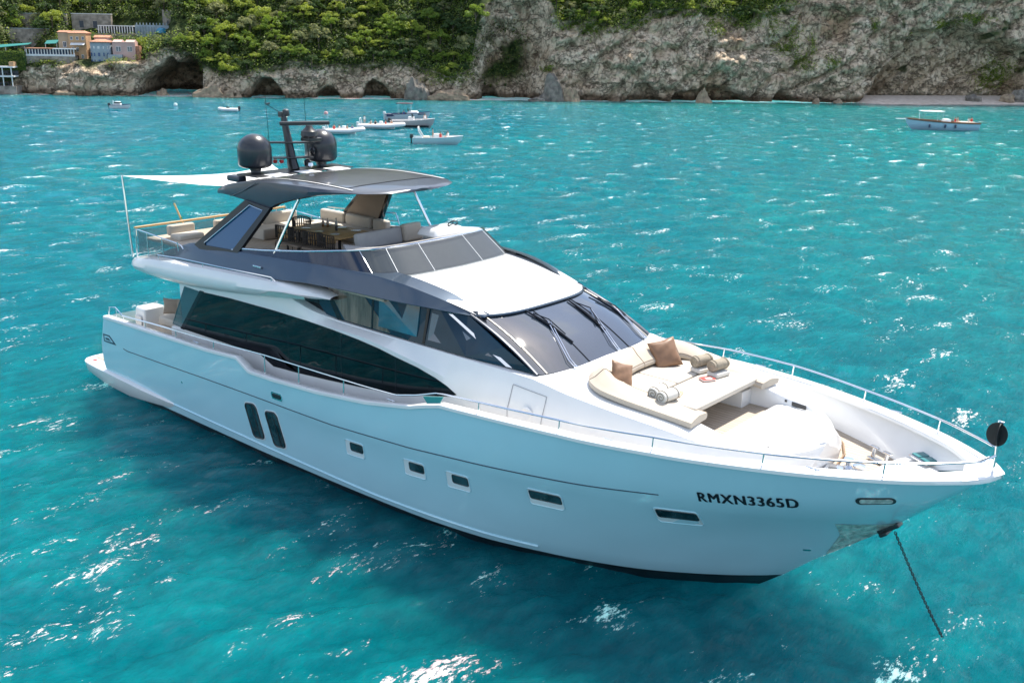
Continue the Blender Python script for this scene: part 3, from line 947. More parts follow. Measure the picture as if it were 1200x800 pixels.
# wipers: chromed double arms and black blades
WP = [((18.40, -1.15), (17.25, -.62), (16.72, -.80), (17.92, -.60)), ((18.38, .46), (17.28, .86), (16.78, .66), (17.90, .62)), ((18.30, 1.64), (17.33, 1.80), (16.75, 1.56), (17.84, 1.82))]
def on_ws(x, y, off):
    t_ = (18.35 - x) / 1.8
    for _ in range(6):
        p = ws_pt(max(-1, min(1, y / 2.0)), t_, off)
        t_ += (p.x - x) / 1.8
    return Vector((x, y, p.z))
for (pv, mid, b0, b1) in WP:
    m2 = MB()
    for o_ in (-.035, .035):
        m2.tube([Vector((pv[0] + .02, pv[1] + o_, 4.06)), on_ws(pv[0] - .15, pv[1] + o_, .06), on_ws(mid[0], mid[1] + o_, .06)], .011, 6)
    m2.lathe([(.05, 0), (.05, .05), (.03, .07)], (pv[0] + .02, pv[1], 4.02), 12)
    wp = yb(m2, 'wiper_arm', CHROME, ws)
    m2 = MB().tube([on_ws(b0[0], b0[1], .035), on_ws((b0[0] + b1[0]) / 2, (b0[1] + b1[1]) / 2, .035), on_ws(b1[0], b1[1], .035)], [.02, .034, .02], 6)
    m2.tube([on_ws(b0[0] + .2, b0[1] + .03, .07), on_ws(mid[0], mid[1], .09), on_ws(b1[0] - .2, b1[1] - .02, .07)], .014, 6)
    yb(m2, 'wiper_blade', BLACKGL, wp)

# ---------------------------------------------------------------- flybridge coaming band and roof brow
YO = [(4.3, 2.50), (5, 2.62), (7, 2.68), (11, 2.66), (12.5, 2.58), (14, 2.46), (15.2, 2.27), (16.0, 2.03), (16.45, 1.86)]
ZL = [(4.3, 4.42), (6, 4.50), (8, 4.62), (9.6, 4.70), (10.4, 4.80), (11.5, 4.90), (13, 4.93), (15, 4.92), (16, 4.88), (16.45, 4.86)]
ZT = [(4.2, 4.48), (5.35, 4.86), (6.3, 5.12), (7.5, 5.17), (9, 5.22), (10.5, 5.30), (12.1, 5.37), (13.3, 5.38), (14.2, 5.33), (15.2, 5.17), (16.0, 4.97), (16.45, 4.90)]
def band_top(x): return interp(x, YO) - lin(x, [(4, .10), (6, .22), (13, .24), (15.5, .16), (16.45, .05)]), interp(x, ZT)
for sg in (-1, 1):
    mb = MB(); rows = []
    for x in [4.25, 4.4, 4.6] + frange(4.9, 16.45, 70):
        yo, zl = interp(x, YO), interp(x, ZL)
        yt, zt = band_top(x)
        zt = max(zt, zl + .02)
        rows.append([(x, sg * (yo - .22), zl + .0), (x, sg * (yo - .03), zl), (x, sg * yo, zl + .025), (x, sg * (yt + .02), zt - .03), (x, sg * yt, zt), (x, sg * (yt - .1), zt + .012),
                     (x, sg * (yt - lin(x, [(12, .12), (13.6, .42), (15.5, .34), (16.45, .12)])), zt + lin(x, [(12, .01), (13.6, .075), (15.2, .085), (16, .05), (16.45, .04)]))])
    mb.grid(rows)
    yb(mb, 'coaming_band', METBLUE, sharp=30)
# white brow in front of the flybridge screen
mb = MB(); rows = []
for t_ in frange(0, 1, 16):
    r_ = []
    for v in frange(-1, 1, 31):
        a = abs(v)
        xa, ya, za = 13.75 - 0.0 * a, 1.95 * v, 5.345 + .03 * (1 - a * a)
        xf = 16.72 - .10 * a**2 - .38 * a**5; yf = 1.90 * v; zf = 4.925
        s_ = t_
        zz = za + (zf - za) * (.42 * s_ + .58 * s_**2.0)
        if t_ == 1: zz = zf - .0
        r_.append((xa + (xf - xa) * s_, ya + (yf - ya) * s_ + .13 * v * math.sin(math.pi * s_), zz))
    rows.append(r_)
rows.append([(p[0] + .0, p[1], p[2] - .05) for p in rows[-1]])
mb.grid(rows)
yb(mb, 'roof_brow', WHITE, sharp=50)
# metallic lip framing the brow's front
mb = MB()
mb.tube([Vector((16.74 - .10 * abs(v)**2 - .38 * abs(v)**5, 1.92 * v, 4.895)) for v in frange(-1, 1, 31)], .022, 6)
yb(mb, 'brow_lip', METBLUE)
# recessed grab handle on the band
yb(MB().box((9.35, -2.60, 4.98), (.34, .05, .05), 0, .02), 'band_light', CHROME)
for sg in (-1, 1):
    m2 = MB().tube([(4.95, sg * 2.80, 4.64), (6.2, sg * 2.84, 4.74), (8, sg * 2.84, 4.80), (10.2, sg * 2.80, 4.88), (10.35, sg * 2.78, 4.80)], .018, 6)
    for x, z in ((5.0, 4.60), (7.2, 4.72), (10.2, 4.84)): m2.tube([(x, sg * 2.8, z - .06), (x, sg * 2.8, z + .05)], .014, 6)
    yb(m2, 'wing_rail', CHROME)

# ---------------------------------------------------------------- flybridge: floor, screen
mb = MB().box((8.7, 0, 4.86), (10.2, 4.7, .06))
yb(mb, 'flybridge_floor', TEAK)
mb = MB()
for sg in (-1, 1):
    mb.grid([[(x, sg * (band_top(x)[0] - .10), interp(x, ZT) - .0), (x, sg * (band_top(x)[0] - .14), 4.86)] for x in frange(6.0, 13.9, 30)])
yb(mb, 'coaming_lining', WHITE)
# screen base and rail curves
def scr(v, top):
    """v -1..1 from the starboard aft end round the front to the port aft end"""
    sg = -1 if v < 0 else 1
    a = 1 - abs(v)         # 0 aft end ... 1 centre front
    if top:
        X = [(0, 8.0), (.08, 8.35), (.40, 10.9), (.60, 12.4), (.70, 13.02), (.76, 13.28), (.84, 13.38), (1, 13.46)]
        Y = [(0, 2.42), (.08, 2.40), (.40, 2.28), (.60, 2.12), (.70, 1.92), (.76, 1.60), (.84, 1.10), (1, 0)]
        Z = [(0, 5.18), (.08, 5.27), (.2, 5.36), (.40, 5.56), (.60, 5.78), (.70, 5.87), (.76, 5.92), (1, 5.94)]
    else:
        X = [(0, 8.0), (.08, 8.35), (.40, 11.2), (.60, 13.0), (.70, 13.66), (.76, 13.92), (.84, 14.03), (1, 14.12)]
        Y = [(0, 2.43), (.08, 2.43), (.40, 2.40), (.60, 2.28), (.70, 2.05), (.76, 1.78), (.84, 1.20), (1, 0)]
        Z = [(0, 5.16), (.08, 5.19), (.40, 5.32), (.60, 5.38), (.70, 5.38), (.76, 5.37), (1, 5.38)]
    return Vector((lin(a, X), sg * lin(a, Y), lin(a, Z)))
def vsm(top, n=120):
    P = [scr(v, top) for v in frange(-1, 1, n)]
    for _ in range(3):
        P = [P[0]] + [(P[i - 1] + P[i] * 2 + P[i + 1]) / 4 for i in range(1, n - 1)] + [P[-1]]
    return P
T_, B_ = vsm(True), vsm(False)
n = len(T_)
dark = [i for i in range(n) if abs(-1 + 2 * i / (n - 1)) > .34]
mb = MB().grid([[B_[i], T_[i]] for i in range(n) if -1 + 2 * i / (n - 1) < -.36])
yb(mb, 'side_screen', TINTD, sharp=80)
mb = MB().grid([[B_[i], T_[i]] for i in range(n) if -1 + 2 * i / (n - 1) > .36])
yb(mb, 'side_screen', TINTD, sharp=80)
mb = MB().grid([[B_[i], B_[i].lerp(T_[i], .5), T_[i]] for i in range(n) if abs(-1 + 2 * i / (n - 1)) <= .375])
fs = yb(mb, 'flybridge_windscreen', TINT, sharp=80)
mb = MB().tube(T_, .026, 8)
yb(mb, 'screen_rail', CHROME, fs)
for v in (-.36, -.255, -.115, .10, .24, .36):
    i = int((v + 1) / 2 * (n - 1))
    yb(MB().tube([B_[i] + Vector((.004, 0, .004)), T_[i] + Vector((.004, 0, .0))], .009, 6), 'screen_post', WHITE if abs(v) < .3 else CHROME, fs)
# dash moulding inside the front screen
mb = MB(); rows = []
for i in range(n):
    v = -1 + 2 * i / (n - 1)
    if abs(v) < .40:
        p = T_[i]; q = Vector((p.x - .62, p.y * .86, 5.80))
        rows.append([B_[i] + Vector((-.12, 0, 0)), p + Vector((-.05, 0, -.02)), p + Vector((-.18, 0, .0)), q, q + Vector((-.05, 0, -.75))])
mb.grid(rows)
yb(mb, 'dashboard', GREYFAB, sharp=40)
mb = MB().box((12.62, .72, 5.93), (.75, 1.15, .20), 0, .09, taper=.8)
hc = yb(mb, 'helm_console', WHITE)
rows = []
m2 = MB()
ring = [Vector((12.80 + .02 * math.cos(a), .95 + .17 * math.sin(a), 6.08 + .07 * math.cos(a))) for a in frange(0, 2 * math.pi, 25)]
m2.tube(ring, .016, 6, cap=False)
for a in (0, 2.1, 4.2): m2.tube([(12.80, .95, 6.08), (12.80 + .02 * math.cos(a), .95 + .17 * math.sin(a), 6.08 + .07 * math.cos(a))], .012, 6)
yb(m2, 'steering_wheel', BLACKGL, hc)
# ---------------------------------------------------------------- aft flybridge rails, awning, flag
mb = MB().box((3.55, 0, 5.20), (.09, 5.30, .06), 0, .02)
yb(mb, 'wooden_rail', WOOD)
for y in (-2.62, -1.3, 0, 1.3, 2.62):
    yb(MB().tube([(3.50, y, 4.34), (3.55, y, 5.18)], .028 if abs(y) > 2 else .018, 8), 'rail_post', CHROME)
mb = MB().add([(3.53, -2.55, 4.45), (3.53, 2.55, 4.45), (3.56, 2.55, 5.12), (3.56, -2.55, 5.12)], [(0, 1, 2, 3)])
yb(mb, 'glass_balustrade', CLEAR, smooth=False)
for sg in (-1, 1):
    m2 = MB().tube([(3.55, sg * 2.62, 5.16), (4.6, sg * 2.64, 5.12), (5.55, sg * 2.62, 5.06), (5.85, sg * 2.60, 5.02), (5.95, sg * 2.58, 4.92)], .017, 8)
    for x in (4.15, 4.95, 5.75): m2.tube([(x, sg * 2.62, 4.42 + (x - 4.1) * .25), (x, sg * 2.63, 5.10)], .014, 6)
    yb(m2, 'side_rail', CHROME)
    yb(MB().add([(3.6, sg * 2.61, 4.42), (5.6, sg * 2.61, 4.70), (5.6, sg * 2.61, 5.02), (3.6, sg * 2.61, 5.10)], [(0, 1, 2, 3)]), 'glass_balustrade', CLEAR, smooth=False)
# long port rail seen under the hardtop
m2 = MB().tube([(6.0, 2.45, 5.52), (7.5, 2.45, 5.60), (9.1, 2.42, 5.72), (9.25, 2.42, 5.40)], .018, 6)
m2.tube([(6.0, 2.45, 5.30), (7.6, 2.45, 5.40), (9.2, 2.42, 5.48)], .014, 6)
for x in (6.3, 7.1, 7.9, 8.6): m2.tube([(x, 2.45, 5.10), (x, 2.45, 5.54 + (x - 6) * .05)], .014, 6)
yb(m2, 'port_rail', CHROME)
for sg in (-1, 1):
    yb(MB().tube([(3.22, sg * 2.60, 4.30), (3.12, sg * 2.60, 5.35), (2.98, sg * 2.58, 6.64)], [.035, .032, .026], 10), 'awning_pole', CHROME)
# catenary awning
mb = MB(); rows = []
P00, P01, P10, P11 = Vector((2.98, -2.55, 6.62)), Vector((2.98, 2.55, 6.62)), Vector((8.3, -1.75, 6.86)), Vector((8.3, 1.75, 6.95))
for i in frange(0, 1, 25):
    r_ = []
    for j in frange(0, 1, 25):
        p = (P00 * (1 - i) + P10 * i) * (1 - j) + (P01 * (1 - i) + P11 * i) * j
        e = math.sin(math.pi * i); f = math.sin(math.pi * j)
        # hollow edges, slack belly
        p.y += (.5 - j) * 2 * .62 * e * 1.0
        p.x += f * 1.5 * (1 - i)**2
        p.z -= .20 * e + .10 * e * f - .0
        r_.append(p)
    rows.append(r_)
mb.grid(rows)
yb(mb, 'shade_awning', SAIL, sharp=180)
m2 = MB().tube([(2.62, -.45, 4.75), (2.42, -.5, 5.15), (2.24, -.55, 5.52)][::-1], .03, 8)
st = yb(m2, 'flag_staff', WOOD)
rows = []
for i in frange(0, 1, 8):
    rows.append([(2.50 - .16 * j + .04 * math.sin(6 * i + 3 * j), -.48 - .05 * i + .03 * math.sin(9 * j), 5.12 - .55 * j - .15 * i + .1 * (1 - i)) for j in frange(0, 1, 6)])
yb(MB().grid(rows), 'flag', GREENF, st)

# ---------------------------------------------------------------- arch legs and hardtop
LEG_O = [(6.40, 5.10), (8.22, 6.45), (7.30, 6.56), (7.22, 6.70), (9.9, 7.0), (9.95, 6.62), (9.55, 6.50), (9.30, 6.38), (8.28, 5.12), (6.66, 5.02)]
LEG_I = [(6.80, 5.20), (8.62, 6.40), (9.10, 6.33), (8.12, 5.22)]
def leg_y(z): return lin(z, [(5.0, 2.52), (6.4, 2.12), (7.1, 2.02)])
for sg in (-1, 1):
    m2 = MB()
    outer = [(6.36, 5.10), (8.28, 6.50), (9.34, 6.40), (8.30, 5.10), (6.62, 5.02)]
    inner = [(6.82, 5.21), (8.50, 6.39), (9.08, 6.32), (8.10, 5.20), (6.86, 5.15)]
    for d in (0, .12):
        m2.add([(x, sg * (leg_y(z) - d), z) for x, z in outer] + [(x, sg * (leg_y(z) - d), z) for x, z in inner],
               [(i, (i + 1) % 5, (i + 1) % 5 + 5, i + 5) for i in range(5)])
    for ringp in (outer, inner):
        m2.add([(x, sg * leg_y(z), z) for x, z in ringp] + [(x, sg * (leg_y(z) - .12), z) for x, z in ringp], [(i, (i + 1) % 5, (i + 1) % 5 + 5, i + 5) for i in range(5)])
    lg = yb(m2, 'arch_leg', BLACKGL, smooth=False)
    yb(MB().prism([(x, sg * (leg_y(z) - .03), z) for x, z in inner], (0, -sg * .03, 0)), 'leg_glass', GLASSP, lg, smooth=False)
    if sg > 0: yb(MB().prism([(x, sg * (leg_y(z) - .125), z) for x, z in [(6.60, 5.12), (8.34, 6.44), (9.20, 6.36), (8.24, 5.14)]], (0, -.02, 0)), 'inner_lining', TAUPE, lg, smooth=False)
    ol = [(6.82, 5.21), (8.50, 6.39), (9.08, 6.32)]
    yb(MB().tube([(x, sg * (leg_y(z) + .004), z) for x, z in ol], .012, 6), 'chrome_edge', CHROME, lg)
# side fairing from the leg up into the hardtop
HTOP = [(6.75, 6.62), (7.2, 6.76), (8.0, 6.92), (8.7, 7.01), (9.6, 7.07), (10.4, 7.09), (11.4, 7.08), (12.3, 7.05), (12.7, 7.03)]
HW = [(6.75, 1.90), (7.3, 2.02), (8.7, 2.06), (10, 2.03), (11, 1.93), (11.8, 1.74), (12.2, 1.52), (12.45, 1.20), (12.6, .8), (12.68, .3)]
HBOT = [(6.75, 6.46), (7.3, 6.50), (8.3, 6.45), (9.2, 6.38), (9.58, 6.53), (10.3, 6.72), (11.0, 6.88), (12.2, 7.00), (12.7, 7.0)]
mb = MB(); rows = []
for x in [6.75, 6.80, 6.9] + frange(7.0, 12.3, 60) + [12.4, 12.5, 12.58, 12.64, 12.68]:
    w_, zt, zb = interp(x, HW), interp(x, HTOP), interp(x, HBOT)
    zc = zt + .045
    prof = [(0, max(zt - .12, zb)), (w_ - .30, max(zt - .12, zb)), (w_ - .14, zb), (w_, zb + .02), (w_ + .015, (zb + zt) / 2), (w_ - .03, zt - .02), (w_ - .10, zt), (w_ * .6, zc - .015), (0, zc)]
    rows.append([(x, -y, z) for y, z in prof] + [(x, y, z) for y, z in reversed(prof[1:-1])])
mb.grid(rows, closed=True)
mb.add(rows[0], [tuple(range(len(rows[0])))]); mb.add(rows[-1], [tuple(range(len(rows[-1])))])
ht = yb(mb, 'hardtop', GREYTOP, sharp=28)
def ht_z(x, y):
    w_, zt = interp(x, HW), interp(x, HTOP)
    return lin(abs(y), [(0, zt + .045), (w_ * .6, zt + .03), (w_ - .1, zt)])
m2 = MB()
m2.grid([[(x, y, ht_z(x, y) + .012) for y in frange(-1.45, 1.45, 9)] for x in frange(8.6, 11.6, 12)])
yb(m2, 'sunroof_panel', GREYPANEL, ht, sharp=180)
m2 = MB()
for y in (-1.55, 1.55): m2.grid([[(x, y - .035, ht_z(x, y) + .018), (x, y + .035, ht_z(x, y) + .018)] for x in frange(8.3, 11.9, 14)])
yb(m2, 'roof_strip', WHITE, ht)
for y in (-1.0, 0.0, 1.0): yb(MB().box((8.25, y, 7.03), (.55, .55, .03), 0, .01), 'roof_hatch_cover', SAIL, ht)
for y in (-1.62, 1.62): yb(MB().box((7.25, y, 6.90), (.55, .28, .16), 0, .06), 'roof_fairing', GREYTOP, ht)
m2 = MB().box((7.75, 0, 7.02), (.9, 3.3, .035), 0, .012)
yb(m2, 'mast_platform', DARKMET, ht)
# dark seam across the fairing
for sg in (-1, 1):
    yb(MB().tube([(7.55, sg * 2.05, 6.50), (8.15, sg * 2.075, 6.70), (8.75, sg * 2.08, 6.97)], .012, 5), 'fairing_seam', BLACKGL, ht)
yb(MB().tube([(9.72, -2.36, 5.25), (10.28, -1.92, 6.72)], .038, 10), 'hardtop_post', CHROME)
yb(MB().tube([(10.25, 1.85, 6.85), (10.95, 2.05, 5.55)], .034, 10), 'hardtop_post', CHROME)

# ---------------------------------------------------------------- domes, mast, radar
for sg in (-1, 1):
    prof = [(.15, -.06), (.15, .02), (.34, .03), (.42, .07), (.455, .13), (.455, .48)] + [(.455 * math.cos(R(a)), .48 + .44 * math.sin(R(a))) for a in (8, 18, 30, 42, 54, 66, 76, 84, 89)]
    d_ = yb(MB().lathe(prof, (7.42, sg * 1.12, 7.14), 36), 'satellite_dome', DOME, sharp=50)
    yb(MB().lathe([(.16, 0), (.13, .05), (.13, .14)], (7.42, sg * 1.12, 7.0), 20), 'dome_pedestal', DARKMET, d_)
m2 = MB()
m2.tube([(7.62, 0, 7.02), (7.52, 0, 7.35), (7.40, 0, 7.9), (7.28, 0, 8.35), (7.26, 0, 8.52)], [.15, .12, .095, .08, .075], 12, flat=1.3)
ms = yb(m2, 'mast', DARKMET)
m2 = MB().box((7.50, .05, 7.76), (.26, 1.22, .045), R(-38), .015)
m2.box((7.60, .0, 7.36), (.26, 1.10, .045), R(-30), .015)
yb(m2, 'mast_crossarm', DARKMET, ms)
m2 = MB().box((7.95, .38, 7.86), (.42, .42, .10), 0, .03)
m2.lathe([(.20, 0), (.24, .07), (.22, .18), (.12, .27), (.08, .34)], (7.95, .32, 7.90), 20)
rp = yb(m2, 'radar_pedestal', DARKMET, ms)
yb(MB().box((8.10, .06, 8.32), (.13, 1.36, .11), R(-26), .04), 'radar_scanner', DARKMET, ms)
m2 = MB().lathe([(.10, 0), (.11, .06), (.09, .16), (.03, .20)], (7.30, .05, 8.46), 14)
m2.box((7.22, .0, 8.50), (.2, .2, .16), 0, .04)
yb(m2, 'mast_light', DARKMET, ms)
m2 = MB().tube([(7.2, 0, 8.52), (6.98, -.25, 8.72), (6.92, -.36, 8.80)], .012, 6)
m2.box((6.98, -.30, 8.78), (.05, .26, .05), .6, .01)
yb(m2, 'wind_vane', DARKMET, ms)
yb(MB().lathe([(.05, 0), (.07, .04), (.05, .09)], (7.35, -.42, 7.22), 12), 'red_lamp', REDF, ms)
yb(MB().lathe([(.05, 0), (.07, .04), (.05, .09)], (7.48, -.30, 7.22), 12), 'red_lamp', REDF, ms)
for q in ((7.85, .28, 7.12), (7.70, .60, 7.40)):
    yb(MB().lathe([(.05, 0), (.085, .05), (.085, .14), (.04, .20)], q, 14), 'navigation_lamp', BLACKGL, ms)
yb(MB().lathe([(.05, 0), (.10, .05), (.08, .13), (.02, .16)], (7.95, .30, 7.10), 14), 'horn', CHROME, ms)
for (x, y) in ((7.25, -.52), (7.45, .62)):
    yb(MB().tube([(x + .04, y, 7.3), (x, y, 8.0), (x - .06, y, 8.98)], [.012, .009, .006], 6), 'whip_antenna', BLACKGL, ms)

# ---------------------------------------------------------------- fixed flybridge furniture (moulded in)
m2 = MB()
m2.box((7.35, .55, 5.05), (1.5, .9, .36), 0, .02)
yb(m2, 'deck_cabinet', WOOD)
m2 = MB().box((12.0, -.25, 5.12), (.55, 2.0, .5), 0, .03)
hb = yb(m2, 'helm_bench_base', WOOD)
m2 = MB().box((11.9, -.45, 5.46), (.75, 1.45, .16), 0, .05)
m2.box((11.55, -.45, 5.72), (.2, 1.5, .42), 0, .08, rot=Matrix.Rotation(R(-12), 3, 'Y'))
yb(m2, 'helm_bench_back', GREYFAB, hb)
m2 = MB().box((11.62, .62, 5.76), (.24, .62, .46), 0, .09, rot=Matrix.Rotation(R(-12), 3, 'Y'))
m2.box((11.9, .62, 5.46), (.7, .6, .16), 0, .05)
yb(m2, 'helm_seat', BEIGE, hb)
# port L sofa, backrest against the port coaming, aft loungers
m2 = MB()
m2.box((7.3, 1.75, 5.05), (2.5, .85, .32), 0, .06)
m2.box((6.0, .75, 5.05), (.8, 2.0, .32), 0, .06)
sf = yb(m2, 'corner_sofa', CREAM)
for cx, cy, sx, sy in ((6.6, 2.18, 1.1, .22), (7.8, 2.18, 1.15, .22), (8.75, 2.18, .6, .22), (5.62, .9, .22, 1.2), (5.62, -.3, .22, .9)):
    yb(MB().box((cx, cy, 5.34), (sx, sy, .36), 0, .09), 'back_cushion', CREAM, sf)

# ====================================================================== things lying on the yacht
def place(o, loc, rz, label, cat=None, group=None, name=None):
    o.location = loc; o.rotation_euler = (0, 0, rz)
    return tag(o, label, cat, group)

# --- sunpad bolster and mattress (loose cushions)
def sweep(path, prof_fn, closed_prof=True):
    rows = []
    P = [Vector(p) for p in path]
    for i, p in enumerate(P):
        a, b = P[max(i - 1, 0)], P[min(i + 1, len(P) - 1)]
        d = (b - a); d.z = 0; d.normalize()
        nrm = Vector((d.y, -d.x, 0))
        pr = prof_fn(i / (len(P) - 1))
        rows.append([p + nrm * u_ + Vector((0, 0, v_)) for u_, v_ in pr])
    return rows
path = []
def rounded_U():
    pts = []
    x_aft, x_fwd, yc, r_ = 19.18, 21.60, 1.56, .62
    for x in frange(x_fwd, x_aft + r_, 16): pts.append((x, -yc + .12 * max(0, (x - 20)) / 1.6, 0))
    for a in frange(0, 90, 9)[1:]:
        pts.append((x_aft + r_ - r_ * math.sin(R(a)), -yc + r_ - r_ * math.cos(R(a)), 0))
    y0 = pts[-1][1]
    for y in frange(y0, 0, 10)[1:]: pts.append((x_aft - .12 * (1 - (y / y0)**2), y, 0))
    full = pts + [(x, -y, z) for x, y, z in reversed(pts[:-1])]
    out = []
    for x, y, z in full:
        zz = lin(x, [(19.0, 4.10), (19.4, 4.08), (20.2, 3.98), (21.6, 3.86)])
        out.append((x, y, zz))
    return out
UP = rounded_U()
def bol(t_):
    k = 1 - abs(2 * t_ - 1)      # 0 ends, 1 middle back
    hi = lin(k, [(0, .02), (.42, .05), (.62, .20), (1, .25)])
    # u>0 is outward (checked), profile: outer bottom, outer top, inner top, inner foot
    return [(.28, -.13), (.33, -.11), (.34, -.05), (.31, -.005), (.14, .01 + hi * .45), (.0, .015 + hi), (-.06, .01 + hi), (-.22, -.0 + hi * .2), (-.34, -.03), (-.34, -.13)]
rows = sweep(UP, bol)
mb = MB().grid(rows, closed=True)
mb.add(rows[0], [tuple(range(10))]); mb.add(rows[-1], [tuple(range(10))])
PADS = []
base = empty('sunpad_bolster', (20.2, 0, 3.75), 0, 'long beige U shaped bolster wrapped round the foredeck sunpad', 'cushion')
def tb(m_, name, material, parent, org, **k):
    o = m_.build(name, material, None, **k)
    me = o.data
    co = np.empty(len(me.vertices) * 3); me.vertices.foreach_get('co', co)
    co = co.reshape(-1, 3) - np.array(org)
    me.vertices.foreach_set('co', co.ravel()); me.update()
    o.parent = parent
    return o
tb(mb, 'bolster', BEIGE, base, (20.2, 0, 3.75), sharp=60)
sm = MB()
for k in (.30, .5, .70):
    i = int(k * (len(rows) - 1))
    sm.tube([p + Vector((0, 0, .004)) for p in rows[i][1:9]], .008, 5)
sm.tube([r_[3] + Vector((0, 0, .003)) for r_ in rows], .008, 5)
tb(sm, 'seam_piping', TAUPE, base, (20.2, 0, 3.75))
def pad(name, c_, s_, label, zt=3.93):
    o = MB().box((0, 0, 0), s_, 0, .05).build(name, CREAM)
    # soft top
    o.location = c_
    tag(o, label, 'cushion', 'mattress pads of the foredeck sunpad')
    return o
pad('mattress_pad', (19.83, -.80, 3.87), (1.04, 1.12, .13), 'cream mattress pad of the sunpad beside the lone leaning pillow')
pad('mattress_pad', (19.83, .54, 3.87), (1.04, 1.52, .13), 'cream mattress pad of the sunpad below the larger brown pillow')
pad('mattress_pad', (20.90, -.02, 3.865), (1.02, 2.52, .13), 'widest cream mattress pad, overhanging the teak floor of the foredeck lounge')

def pillow(sz, th):
    n = 15
    V = []; F = []
    for s in (1, -1):
        for i in range(n):
            for j in range(n):
                u_, v_ = -1 + 2 * i / (n - 1), -1 + 2 * j / (n - 1)
                e = (1 - abs(u_)**2.4) * (1 - abs(v_)**2.4)
                pin = 1 - .10 * (1 - abs(u_)) * 1 * abs(v_)**3
                pin2 = 1 - .10 * (1 - abs(v_)) * abs(u_)**3
                z = s * th / 2 * max(e, 0)**.55 + .006 * math.sin(9 * u_ + 5 * v_) * (e > 0)
                V.append((u_ * sz / 2 * pin2, v_ * sz * .46 * pin, z))
    for s in (0, 1):
        k0 = s * n * n
        for i in range(n - 1):
            for j in range(n - 1):
                q = (k0 + i * n + j, k0 + (i + 1) * n + j, k0 + (i + 1) * n + j + 1, k0 + i * n + j + 1)
                F.append(q if s == 0 else q[::-1])
    return V, F
V, F = pillow(.66, .24)
p1 = mesh('pillow', V, F, BROWN, sharp=80)
bm = bmesh.new(); bm.from_mesh(p1.data); bmesh.ops.remove_doubles(bm, verts=bm.verts[:], dist=.004); bm.to_mesh(p1.data); bm.free()
p1.location = (19.50, .62, 4.17); p1.rotation_euler = (Matrix.Rotation(R(-46), 3, 'Z') @ Matrix.Rotation(R(58), 3, 'Y') @ Matrix.Rotation(R(16), 3, 'Z')).to_euler()
tag(p1, 'larger brown satin pillow against the back bolster of the sunpad', 'pillow')
p2 = p1.copy(); p2.data = p1.data.copy(); COL.objects.link(p2)
p2.location = (19.58, -1.12, 4.13); p2.rotation_euler = (Matrix.Rotation(R(-14), 3, 'Z') @ Matrix.Rotation(R(58), 3, 'Y') @ Matrix.Rotation(R(-24), 3, 'Z')).to_euler(); p2.scale = (.86, .86, .9)
tag(p2, 'smaller brown pillow leaning in the corner nearest the windscreen wipers', 'pillow')

# towels
def towel_roll():
    root = empty('rolled_towel')
    L = .46; r_ = .115
    m_ = MB()
    prof = []
    rows = []
    for i in frange(-L / 2, L / 2, 9):
        rr_ = r_ * (1 - .06 * (abs(i) > .2)) 
        rows.append([(rr_ * math.cos(a) * 1.08, i, r_ + rr_ * math.sin(a) * (1 + .03 * math.sin(4 * a))) for a in frange(0, 2 * math.pi, 21)[:-1]])
    m_.grid(rows, closed=True)
    for e in (rows[0], rows[-1]): m_.add(e, [tuple(range(20))])
    m_.build('towel_cloth', TOWEL, root, sharp=50)
    for s in (-1, 1):
        m_ = MB()
        sp_ = [((.012 + .0135 * a / 1.6) * math.cos(a), s * (L / 2 + .004), r_ + (.012 + .0135 * a / 1.6) * math.sin(a)) for a in frange(0, 11.4, 50)]
        m_.tube(sp_, .0105, 5)
        m_.build('towel_edge', TOWELB, root)
    for y in (-.17, .17):
        m_ = MB()
        m_.tube([(r_ * 1.09 * math.cos(a), y, r_ + r_ * 1.05 * math.sin(a)) for a in frange(0, 2 * math.pi, 21)], .010, 5, cap=False)
        m_.build('woven_stripe', TOWELB, root)
    return root
t0 = towel_roll()
spots = [((20.52, -1.22, 3.945), R(4), 'striped towel roll on the left of the pair near the small brown pillow'),
         ((20.80, -1.30, 3.945), R(-6), 'striped towel roll on the right of the pair near the small brown pillow'),
         ((20.30, .80, 4.05), R(-14), 'rolled beige towel lying on a folded white towel, closer to the pillows'),
         ((20.70, .80, 4.05), R(-10), 'rolled beige towel on a folded white towel, closer to the bow')]
for i, (l, rz, lab) in enumerate(spots):
    o = t0 if i == 0 else copy_tree(t0)
    place(o, l, rz, lab, 'towel', 'rolled towels on the sunpad')
    if i > 1:
        cl = [q for q in o.children if q.name.startswith('towel_cloth')][0]; cl.data = cl.data.copy(); cl.data.materials[0] = TOWELB
fo = MB().box((0, 0, .05), (.30, .44, .10), 0, .045).build('folded_towel', TOWEL)
place(fo, (20.33, .78, 3.935), R(-14), 'folded white towel under the rolled one closer to the pillows', 'towel', 'folded towels on the sunpad')
f2 = fo.copy(); COL.objects.link(f2)
place(f2, (20.73, .78, 3.935), R(-10), 'folded white towel under the rolled one closer to the bow', 'towel', 'folded towels on the sunpad')

def book(cov, label, loc, rz):
    root = empty('book', loc, rz, label, 'book')
    MB().box((0, 0, .02), (.20, .28, .032), 0).build('pages', PAPER, root, smooth=False)
    m_ = MB().box((0, 0, .0385), (.21, .29, .004)).box((0, 0, .002), (.21, .29, .004)).box((-.105, 0, .02), (.004, .29, .036))
    m_.build('cover', cov, root, smooth=False)
    MB().box((.02, .02, .0415), (.10, .14, .002)).build('cover_picture', PAPER if cov is REDC else mat('yellow_print', (.7, .5, .15), .4), root, smooth=False)
book(REDC, 'small white and red book lying beside the beige towel rolls', (20.72, .34, 3.94), R(-30))
book(ORANGEC, 'orange and yellow magazine lying beside the striped towel pair', (20.72, -.85, 3.94), R(18))

